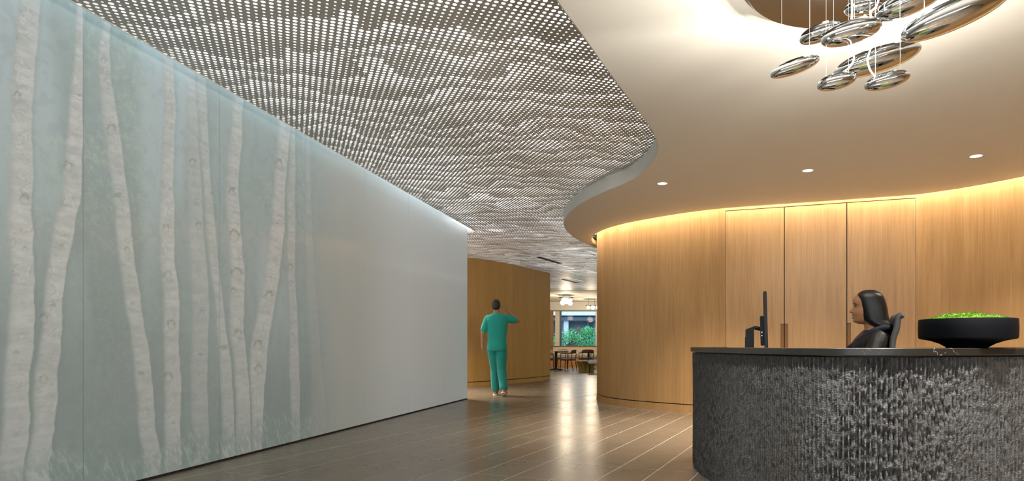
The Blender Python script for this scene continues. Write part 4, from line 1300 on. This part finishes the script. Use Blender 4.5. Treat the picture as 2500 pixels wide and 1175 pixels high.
# hair
mb = MB()
hx = lambda px: (2128 - px) / 345.6
rows = [(820, 2160, 2179, 0.055), (813, 2152, 2181, 0.078), (806, 2142, 2181, 0.090), (800, 2132, 2179, 0.097), (793, 2121, 2178, 0.098), (784, 2111, 2172, 0.094), (772, 2106, 2169, 0.090), (758, 2103, 2167.5, 0.087), (745, 2100, 2165, 0.085), (733, 2097, 2162, 0.083), (725, 2096, 2159, 0.080), (719, 2098, 2155, 0.074), (714, 2103, 2149, 0.062), (710, 2110, 2142, 0.045), (707.5, 2120, 2134, 0.018)]
slices(mb, [(CAM_H + (845 - y) / 345.6, hx(a), hx(b), w) for y, a, b, w in rows], n=40, p=2.5)
link('hair', union(mb, 0.005, 3), hair_mat('black_hair', (0.010, 0.009, 0.009), (55, 55, 2.5), 0.28), wo, True)
# face details
for sg in (-1, 1):
    MB().ball((0.0845, sg * 0.031, HZ), (0.0115, 0.0120, 0.0085), 14, 9).build('eye', M_eye, wo, True)
    MB().ball((0.0915, sg * 0.0315, HZ + 0.0005), (0.0052, 0.0085, 0.0075), 12, 8).build('iris', M_iris, wo, True)
    MB().tube(catmull([(0.105, sg * 0.014, HZ + 0.021), (0.1065, sg * 0.030, HZ + 0.0255), (0.094, sg * 0.047, HZ + 0.021)], 5), [0.0018, 0.0022, 0.0026, 0.0026, 0.0026, 0.0026, 0.0024, 0.0022, 0.0018, 0.0014, 0.0008], 6).build('eyebrow', M_iris, wo, True)
    MB().tube(catmull([(0.1005, sg * 0.019, HZ + 0.004), (0.1005, sg * 0.031, HZ + 0.0085), (0.093, sg * 0.0435, HZ + 0.004)], 5), 0.0016, 6).build('eyelashes', M_iris, wo, True)
lipc = lambda zz, bow, x_: catmull([(x_ - 0.020, -0.027, zz + bow), (x_ - 0.004, -0.013, zz), (x_, 0, zz - 0.001), (x_ - 0.004, 0.013, zz), (x_ - 0.020, 0.027, zz + bow)], 5)
MB().tube(lipc(HZ - 0.0615, -0.002, 0.1165), [0.001 + 0.0026 * math.sin(PI * i / 20) for i in range(21)], 8).build('upper_lip', M_lip, wo, True)
MB().tube(lipc(HZ - 0.0790, 0.013, 0.1150), [0.001 + 0.0042 * math.sin(PI * i / 20) for i in range(21)], 8).build('lower_lip', M_lip, wo, True)
MB().tube(lipc(HZ - 0.0690, 0.006, 0.1135), [0.0005 + 0.0048 * math.sin(PI * i / 20) for i in range(21)], 8).build('teeth', M_teeth, wo, True)

# --- office chair under her
oc = empty('office_chair', (1.985, 4.62, 0), PI - math.radians(20))
tag(oc, 'grey mesh-back office chair the seated woman leans against', 'chair')
M_grey = mat('charcoal_plastic', (0.085, 0.088, 0.09), 0.45)
mb = MB()
fr = [(-0.16, 0.50), (-0.175, 0.62), (-0.172, 0.75), (-0.165, 0.88), (-0.172, 0.98), (-0.196, 1.06), (-0.205, 1.125), (-0.212, 1.142), (-0.232, 1.146)]
for sg in (-1, 1): mb.tube(catmull([(x, sg * 0.20 * (1 - 0.2 * max(0, (z - 0.9)) / 0.25), z) for x, z in fr], 5), 0.021, 10)
mb.tube([(-0.228, -0.165, 1.140), (-0.228, 0.165, 1.140)], 0.016, 10)
mb.tube([(-0.165, -0.2, 0.56), (-0.165, 0.2, 0.56)], 0.014, 8)
mb.build('back_frame', M_grey, oc, True)
mb = MB()
zz = np.linspace(0.55, 1.135, 16)
rings = []
for z in zz:
    x = np.interp(z, [q[1] for q in fr[:8]], [q[0] for q in fr[:8]])
    w = 0.19 * (1 - 0.2 * max(0, (z - 0.9)) / 0.25)
    rings.append([(x - 0.012 * (1 - (t / 6 - 1) ** 2) , (t / 6 - 1) * w, z) for t in range(13)])
mb.loft(rings, cap=False, closed=False)
mb.build('mesh_back', mat('dark_mesh_fabric', (0.02, 0.02, 0.022), 0.9), oc, True)
MB().bbox((0.08, 0, 0.445), (0.46, 0.46, 0.055), 0.02).build('seat', M_black, oc, True)
MB().tube([(-0.16, 0, 0.53), (-0.10, 0, 0.44), (0.04, 0, 0.405)], 0.02, 10).build('back_bracket', M_grey, oc)
MB().tube([(0.04, 0, 0.42), (0.04, 0, 0.09)], 0.025, 12).build('gas_column', M_blackm, oc)
for k in range(5):
    a = k * 2 * PI / 5 + 0.3
    MB().tube([(0.04, 0, 0.10), (0.04 + 0.30 * math.cos(a), 0.30 * math.sin(a), 0.065)], [0.022, 0.014], 8).build('leg', M_grey, oc)
    MB().ball((0.04 + 0.30 * math.cos(a), 0.30 * math.sin(a), 0.027), (0.027, 0.02, 0.027), 12, 8).build('caster', M_black, oc, True)

# --- walking man in green scrubs, seen from behind (local: +x = facing direction, away from the camera)
ma = empty('person', (-1.625, 12.22, 0), PI / 2)
tag(ma, 'man in teal green scrubs walking away, one hand raised to his head', 'person')
M_skin_m = skin_mat('skin_tan', (0.40, 0.20, 0.115))
def man_body(infl):
    mb = MB()
    i = infl
    slices(mb, [(0.86, 0.10 + i, -0.12 - i, 0.165 + i), (0.94, 0.10 + i, -0.125 - i, 0.165 + i), (1.05, 0.10 + i, -0.10 - i, 0.150 + i), (1.18, 0.115 + i, -0.10 - i, 0.160 + i), (1.32, 0.125 + i, -0.115 - i, 0.178 + i), (1.42, 0.11 + i, -0.115 - i, 0.190 + i), (1.49, 0.075 + i, -0.10 - i, 0.170 + i), (1.53, 0.05 + i, -0.08 - i, 0.11 + i), (1.555, 0.04 + i * 0.5, -0.065 - i * 0.5, 0.07 + i * 0.5)])
    return mb
# joints: y+ is his left = screen left
Ls, Le, Lw = (0.0, 0.168, 1.452), (-0.045, 0.255, 1.19), (0.02, 0.275, 0.945)
Rs, Re, Rw = (0.0, -0.168, 1.460), (0.06, -0.375, 1.415), (0.05, -0.185, 1.620)
Lh, Lk, La = (0.0, 0.085, 0.90), (0.13, 0.055, 0.50), (0.20, 0.055, 0.085)
Rh, Rk, Ra = (0.0, -0.085, 0.90), (-0.02, -0.085, 0.49), (-0.20, -0.155, 0.125)
mb = man_body(0.0)
head_mesh(mb, 1.695, 1.02, 0.03, 0.02)
slices(mb, [(1.50, 0.055, -0.07, 0.075, 0.005), (1.56, 0.055, -0.06, 0.060, 0.01), (1.64, 0.065, -0.055, 0.058, 0.015)])
limb(mb, [Ls, Le, Lw], [0.058, 0.044, 0.029]); hand(mb, Lw, (0.12, 0.02, -1), (0, 1, 0), 1, 0.3)
limb(mb, [Rs, Re, Rw], [0.058, 0.044, 0.029]); hand(mb, Rw, (-0.05, 0.72, 0.66), (-0.3, -0.6, 0.65), 1, 0.25)
limb(mb, [Lh, Lk, La], [0.085, 0.058, 0.040]); limb(mb, [Rh, Rk, Ra], [0.085, 0.058, 0.040])
link('body', union(mb, 0.006, 2, 0.4), M_skin_m, ma, True)
mb = man_body(0.022)
limb(mb, [Ls, tuple(Vector(Ls).lerp(Vector(Le), 0.40)), tuple(Vector(Ls).lerp(Vector(Le), 0.78))], [0.074, 0.076, 0.070]); limb(mb, [Rs, tuple(Vector(Rs).lerp(Vector(Re), 0.40)), tuple(Vector(Rs).lerp(Vector(Re), 0.72))], [0.074, 0.074, 0.068])
M_scrub = cloth_mat('teal_scrubs', (0.008, 0.36, 0.285), 0.8, 9, 0.7)
link('scrub_top', union(mb, 0.007, 4), M_scrub, ma, True)
mb = MB()
slices(mb, [(0.84, 0.115, -0.135, 0.175), (0.93, 0.115, -0.14, 0.178), (1.02, 0.11, -0.12, 0.165)])
limb(mb, [Lh, Lk, tuple(Vector(Lk).lerp(Vector(La), 0.9))], [0.105, 0.086, 0.078]); limb(mb, [Rh, Rk, tuple(Vector(Rk).lerp(Vector(Ra), 0.9))], [0.105, 0.086, 0.078])
link('scrub_trousers', union(mb, 0.007, 4), cloth_mat('teal_scrubs_lower', (0.006, 0.28, 0.235), 0.8, 9, 0.7), ma, True)
mb = MB()
mb.ball((0.022, 0.02, 1.722), (0.108, 0.083, 0.098), 20, 14); mb.ball((-0.02, 0.02, 1.685), (0.078, 0.077, 0.085), 20, 14)
link('hair', union(mb, 0.006, 2), hair_mat('dark_brown_hair', (0.022, 0.014, 0.010), (30, 30, 20), 0.5), ma, True)
M_shoe = mat('orange_knit_shoe', (0.62, 0.20, 0.06), 0.7); M_sole = mat('white_sole', (0.75, 0.72, 0.66), 0.6)
for (A, toe, lift) in ((La, (1, 0.08, 0.0), 0.0), (Ra, (0.86, -0.1, -0.42), 0.03)):
    d = Vector(toe).normalized(); up = Vector((0, 0, 1)); up = (up - d * up.dot(d)).normalized(); sd = up.cross(d)
    M = Matrix((d, sd, up)).transposed()
    c = Vector(A) + d * 0.065 - up * 0.030
    mb = MB(); mb.ball(c, (0.135, 0.048, 0.045), 16, 10, M=M); mb.ball(Vector(A) - up * 0.01, (0.05, 0.042, 0.055), 14, 9, M=M)
    sh = link('shoe', union(mb, 0.005, 2), M_shoe, ma, True)
    ring = []
    for zt in (-0.054, -0.030):
        ring.append([c + d * (0.138 * math.copysign(abs(math.cos(t)) ** 0.8, math.cos(t))) + sd * (0.050 * math.copysign(abs(math.sin(t)) ** 0.8, math.sin(t))) + up * zt for t in np.linspace(0, 2 * PI, 28, endpoint=False)])
    s2 = MB().loft(ring).build('sole', M_sole, sh)

# ------------------------------------------------------------------ air slots in the perforated ceiling
for (x0, y0, x1, y1, lab) in ((-1.05, 14.75, -0.55, 16.06, 'black linear air slot in the perforated ceiling, the nearer one'), (-0.66, 19.75, -0.16, 21.06, 'black linear air slot in the perforated ceiling, the farther one')):
    o = empty('air_slot', ((x0 + x1) / 2, (y0 + y1) / 2, Z_PERF), grid_rot)
    tag(o, lab, 'air vent')
    MB().box((0, 0, -0.004), (0.085, 1.25, 0.006)).build('slot', M_dark, o)
    for sg in (-1, 1): MB().box((sg * 0.048, 0, -0.006), (0.014, 1.27, 0.010)).build('flange', M_perf, o)

# ------------------------------------------------------------------ dining area beyond
Yw = 30.0
tag(MB().box((0, 27.0, 3.02), (18, 6.8, 0.10)).build('ceiling_dining', M_plaster), 'plain cream ceiling over the far dining area', kind='structure')
wf = empty('wall_front'); tag(wf, 'far wall with the window in the dining area', kind='structure')
MB().box((-5.3, Yw + 0.1, 1.5), (7.4, 0.2, 3.0)).build('wall_piece', M_plaster, wf)
MB().box((5.1, Yw + 0.1, 1.5), (8.9, 0.2, 3.0)).build('wall_piece', M_plaster, wf)
MB().box((-0.45, Yw + 0.1, 2.78), (2.5, 0.2, 0.44)).build('lintel', M_plaster, wf)
MB().box((-0.45, Yw + 0.1, 0.46), (2.5, 0.2, 0.92)).build('apron', M_plaster, wf)
win = empty('window_1', (0, Yw, 0)); tag(win, 'wide window of the far dining area looking on a tree', kind='structure')
M_frame = mat('window_frame_cream', (0.62, 0.56, 0.46), 0.5)
M_bluefr = mat('window_mullion_blue_grey', (0.05, 0.08, 0.15), 0.4)
MB().box((-1.21, 0.03, 1.73), (0.20, 0.14, 1.62)).build('frame_post', M_frame, win)
MB().box((-1.065, 0.05, 1.73), (0.09, 0.10, 1.62)).build('mullion', M_bluefr, win)
MB().box((0.60, 0.03, 1.73), (0.11, 0.14, 1.62)).build('frame_post', M_frame, win)
MB().box((-0.45, 0.02, 2.555), (2.3, 0.16, 0.05)).build('frame_head', mat('window_head_dark', (0.16, 0.14, 0.13), 0.5), win)
MB().box((-0.45, -0.03, 0.925), (2.7, 0.28, 0.035)).build('window_sill', M_oak_dark, win)
M_pane = mat('window_glass', (0.9, 0.97, 1.0), 0.02); NT(M_pane).b.inputs['Transmission Weight'].default_value = 1.0; NT(M_pane).b.inputs['IOR'].default_value = 1.12
MB().box((-0.235, 0.06, 1.735), (1.57, 0.008, 1.59)).build('pane', M_pane, win)
MB().box((-1.345, 0.06, 1.735), (0.07, 0.008, 1.59)).build('pane', M_pane, win)
o = MB().bbox((-1.47, Yw - 0.06, 1.30), (0.16, 0.16, 2.56), 0.01).build('trim_4', M_oak_dark); tag(o, 'oak post beside the far window', kind='structure')
# banquette below the window
bq = empty('banquette', (0, Yw - 0.35, 0)); tag(bq, 'long built-in bench with cream back and grey seat below the far window', 'bench')
MB().box((0, 0.02, 0.20), (7.0, 0.50, 0.40)).build('base', mat('orange_oak_base', (0.42, 0.19, 0.05), 0.5), bq)
MB().bbox((0, 0.0, 0.445), (7.0, 0.54, 0.085), 0.02).build('seat_cushion', mat('grey_vinyl', (0.30, 0.29, 0.28), 0.5), bq)
MB().bbox((0, 0.26, 0.70), (7.0, 0.09, 0.42), 0.02).build('back_cushion', mat('cream_vinyl', (0.58, 0.50, 0.38), 0.55), bq)

M_walnut = mat('walnut_wood', (0.14, 0.055, 0.022), 0.38)
M_teal = cloth_mat('teal_upholstery', (0.02, 0.075, 0.10), 0.8)
def far_chair(name, loc, rz, label, seatm=None):
    o = empty(name, loc, rz); tag(o, label, 'chair', 'wooden armchairs in the far dining area')
    for sx_ in (-1, 1):
        MB().tube([(0.21, sx_ * 0.235, 0.0), (0.19, sx_ * 0.235, 0.40), (0.185, sx_ * 0.245, 0.63)], [0.013, 0.018, 0.016], 8).build('leg', M_walnut, o, True)
        MB().tube([(-0.30, sx_ * 0.20, 0.0), (-0.22, sx_ * 0.22, 0.40), (-0.255, sx_ * 0.225, 0.66)], [0.013, 0.019, 0.017], 8).build('leg', M_walnut, o, True)
        MB().tube(catmull([(0.185, sx_ * 0.245, 0.63), (0.17, sx_ * 0.25, 0.655), (0.05, sx_ * 0.265, 0.665), (-0.12, sx_ * 0.26, 0.67), (-0.25, sx_ * 0.225, 0.70)], 5), 0.019, 8).build('armrest', M_walnut, o, True)
    rings = []
    for t_ in np.linspace(-1, 1, 13):
        y = 0.235 * t_; x = -0.285 + 0.055 * t_ * t_
        h0, h1 = 0.655 + 0.01 * (1 - t_ * t_), 0.80 - 0.03 * t_ ** 4
        rings.append([(x - 0.012, y, h0), (x + 0.012, y, h0), (x - 0.005, y, h1), (x - 0.03, y, h1)])
    MB().loft(rings).build('backrest', M_walnut, o, True)
    MB().bbox((-0.01, 0, 0.415), (0.44, 0.44, 0.04), 0.012).build('seat_frame', M_walnut, o)
    MB().bbox((0.0, 0, 0.450), (0.42, 0.42, 0.05), 0.02).build('seat', seatm or M_teal, o, True)
    return o
Pf = lambda x, y: px_floor(x, y)
def P3(x, Y): return ((x - PCX) / FPX * Y, Y, 0)
M_tan = cloth_mat('tan_upholstery', (0.30, 0.22, 0.15), 0.8)
far_chair('dining_chair', P3(1386, 24.3), PI - 0.35, 'walnut armchair with tan seat turned sideways at the left far table', M_tan)
far_chair('dining_chair', P3(1372, 26.4), -PI / 2 - 0.1, 'walnut armchair with teal seat behind the left far table')
far_chair('dining_chair', P3(1334.5, 24.2), 0.35, 'walnut armchair half hidden by the honey oak wall')
far_chair('dining_chair', P3(1431, 25.6), PI / 2 + 0.25, 'walnut armchair with teal seat by the right far table')
def far_table(x, Y, label, w=0.95):
    o = empty('cafe_table', P3(x, Y)); tag(o, label, 'table')
    MB().bbox((0, 0, 0.742), (w, 0.75, 0.028), 0.008).build('tabletop', mat('pale_tabletop', (0.72, 0.68, 0.62), 0.35), o)
    MB().tube([(0, 0, 0.728), (0, 0, 0.03)], 0.045, 12).build('pedestal', M_black, o)
    for k in range(4):
        a = k * PI / 2 + PI / 4
        MB().tube([(0, 0, 0.05), (0.36 * math.cos(a), 0.36 * math.sin(a), 0.02)], [0.03, 0.018], 8).build('foot', M_black, o)
far_table(1357, 25.2, 'pale topped cafe table left of the window view', 1.1)
far_table(1437, 26.4, 'pale topped cafe table right of the window view', 0.95)
# slatted wooden pouf
pf = empty('slatted_pouf', P3(1431, 23.5)); tag(pf, 'yellow slatted wood pouf with flared top in the far dining area', 'stool')
M_slat = mat('yellow_bamboo', (0.50, 0.33, 0.08), 0.45)
N = 40
for k in range(N):
    a = 2 * PI * k / N
    c_, s_ = math.cos(a), math.sin(a)
    prof = [(0.20, 0.405), (0.385, 0.405), (0.388, 0.38), (0.33, 0.30), (0.285, 0.16), (0.28, 0.0), (0.26, 0.0), (0.265, 0.16), (0.30, 0.28), (0.30, 0.385), (0.20, 0.385)]
    tw = 0.011
    vs = [(r * c_ - s_ * tw * sgn, r * s_ + c_ * tw * sgn, z) for sgn in (-1, 1) for r, z in prof]
    n = len(prof)
    MB().add(vs, [tuple(range(n)), tuple(range(n, 2 * n))[::-1]] + [(i, i + n, (i + 1) % n + n, (i + 1) % n) for i in range(n)]).build('slat', M_slat, pf)
MB().lathe([(0.001, 0.0), (0.255, 0.0), (0.255, 0.38), (0.001, 0.38)], 32).build('core', mat('pouf_core', (0.10, 0.06, 0.015), 0.7), pf)
# white upholstered bench
wbn = empty('white_bench', P3(1458, 22.6)); tag(wbn, 'white upholstered bench with thin black legs, partly behind the oak wall', 'bench')
MB().bbox((0, 0, 0.38), (0.62, 0.5, 0.14), 0.04).build('cushion', mat('white_upholstery', (0.70, 0.70, 0.68), 0.7), wbn)
MB().box((0, 0, 0.30), (0.58, 0.46, 0.02)).build('frame', M_blackm, wbn)
for sx_ in (-1, 1):
    for sy_ in (-1, 1): MB().tube([(sx_ * 0.27, sy_ * 0.21, 0.295), (sx_ * 0.27, sy_ * 0.21, 0.0)], 0.014, 8).build('leg', M_blackm, wbn)
# pendants
def pendant(px, py, Y, globes, label, disc=0.30):
    zc = CAM_H + (HOR - py) / FPX * Y
    o = empty('pendant_lamp', ((px - PCX) / FPX * Y, Y, zc)); tag(o, label, 'lamp')
    MB().lathe([(0.001, 0.03), (disc, 0.02), (disc, 0.0), (0.001, 0.0)], 40).build('disc', M_blackm, o)
    MB().tube([(-0.12, 0, 0.03), (-0.12, 0, 2.97 - zc)], 0.008, 6).build('rod', M_blackm, o)
    MB().tube([(0.16, 0, 0.03), (0.16, 0, 2.97 - zc)], 0.008, 6).build('rod', M_blackm, o)
    for gx_, gy_, gz_, r in globes:
        MB().ball((gx_, gy_, gz_), r, 16, 10).build('globe', M_bulb, o, True)
    ld = bpy.data.lights.new('pendant_glow', 'POINT'); ld.energy = 70; ld.color = (1.0, 0.80, 0.55); ld.shadow_soft_size = 0.15
    lo = bpy.data.objects.new('pendant_glow', ld); COL.objects.link(lo); lo.parent = o; lo.location = (0, 0, -0.45)
pendant(1382, 727.5, 26.0, ((-0.06, 0, -0.11, 0.13), (0.02, 0.1, -0.12, 0.12), (-0.13, -0.1, -0.20, 0.10), (0.17, 0, -0.10, 0.075), (0.17, 0, -0.22, 0.085)), 'flat black disc pendant with a cluster of glowing globes over the left table')
pendant(1443, 747, 28.2, ((-0.12, 0, -0.07, 0.07), (0.08, 0, -0.07, 0.085), (0.30, 0, -0.07, 0.085)), 'small disc pendant with glowing globes near the oak wall end', 0.24)
pendant(1250, 735, 26.5, ((-0.1, 0, -0.12, 0.12), (0.12, 0, -0.12, 0.12)), 'unseen disc pendant with glowing globes added for its light behind the honey oak wall')  # out of view, added for the light it gives
# side walls of the dining area
tag(MB().box((-9.0, 21, 1.72), (0.2, 20, 3.44)).build('wall_dining_left', M_plaster), kind='structure')
tag(MB().box((7.4, 21.6, 1.72), (0.2, 17, 3.44)).build('wall_dining_right', M_plaster), kind='structure')
tag(MB().box((0, 23.75, 3.22), (18, 0.06, 0.48)).build('wall_bulkhead', M_plaster), kind='structure')

# ------------------------------------------------------------------ outside the far window
M_grd = mat('courtyard_paving', (0.25, 0.27, 0.25), 0.8)
tag(MB().box((0, 48, -0.12), (60, 34, 0.1)).build('ground_courtyard', M_grd), kind='structure')
bd = empty('office_building', (0, 44, 0)); tag(bd, 'blue grey office block with dark windows across the courtyard', 'building')
M_conc = mat('blue_grey_concrete', (0.30, 0.42, 0.56), 0.7); M_conc2 = mat('pale_blue_concrete', (0.55, 0.70, 0.86), 0.7)
M_bglass = mat('dark_window_glass', (0.05, 0.09, 0.12), 0.08)
MB().box((0, 3.0, 4.5), (26, 0.4, 13)).build('wall', M_conc, bd)
MB().box((0, 2.2, 3.55), (26, 1.4, 0.95)).build('parapet', M_conc2, bd)
MB().box((0, 2.4, 2.85), (26, 0.9, 0.25)).build('eave_dark_band', mat('slate_band', (0.10, 0.15, 0.24), 0.6), bd)  # dark blue-grey band below the parapet
for k in range(-4, 5):
    MB().box((k * 2.3 - 0.2, 2.72, 1.2), (1.75, 0.1, 2.9)).build('window', M_bglass, bd)
    MB().box((k * 2.3 - 1.25, 2.4, 1.3), (0.34, 0.4, 3.4)).build('column', M_conc2, bd)
    MB().box((k * 2.3 + 0.3, 2.62, 1.3), (0.10, 0.12, 3.0)).build('mullion', mat('bright_blue_mullion', (0.05, 0.14, 0.42), 0.5) if k == -4 else MATS['bright_blue_mullion'], bd)
tr = empty('courtyard_tree', (-0.35, 38, -0.05)); tag(tr, 'bright green leafy tree outside the far window', 'tree')
mb = MB()
mb.tube(catmull([(-0.9, 0, -0.1), (-0.8, 0, 0.6), (-0.55, 0.1, 1.05), (-0.2, 0, 1.5), (0.1, 0, 2.1)], 5), [0.09] * 11 + [0.05] * 10, 8)
for e in ((-1.1, 0.2, 1.7), (0.9, 0.1, 1.6), (1.5, -0.1, 1.9), (0.3, 0.5, 1.9)): mb.tube(catmull([(-0.6, 0.05, 0.95), ((e[0] - 0.6) / 2, e[1] / 2, (e[2] + 0.95) / 2), e], 5), [0.05 - 0.003 * i for i in range(11)], 6)
mb.build('trunk', mat('tree_bark', (0.10, 0.08, 0.06), 0.8), tr, True)
mb = MB()
blobs = [(-1.0, 0, 1.35, 0.55), (-0.4, 0, 1.55, 0.6), (0.15, 0, 1.35, 0.5), (0.55, 0.1, 1.85, 0.42), (0.95, 0, 1.3, 0.6), (1.45, 0, 1.75, 0.6), (1.6, 0, 1.2, 0.6), (-1.6, 0, 1.1, 0.6), (-0.9, 0, 0.75, 0.4), (0.4, 0, 0.8, 0.45), (1.3, 0, 0.8, 0.5)]
for (cx_, cy_, cz_, r) in blobs:
    for _ in range(420):
        d = rng.normal(size=3); d /= np.linalg.norm(d); q = np.array([cx_, cy_, cz_]) + d * r * (0.55 + 0.5 * random.random()) * np.array([1, 0.8, 0.75])
        a = rng.normal(size=3); a /= np.linalg.norm(a); b = np.cross(a, d); b /= (np.linalg.norm(b) + 1e-6); w = 0.05
        mb.add([q - a * w, q + b * w * 0.6, q + a * w, q - b * w * 0.6], [(0, 1, 2, 3)])
lf = mat('green_leaves', (0.05, 0.42, 0.18), 0.6)
t = NT(lf); t.color(t.mix(t.noise(t.coord('Object'), 9, 3), (0.02, 0.30, 0.12), (0.14, 0.62, 0.26)))
fo = mb.build('foliage', lf, tr); fo['kind'] = 'stuff'
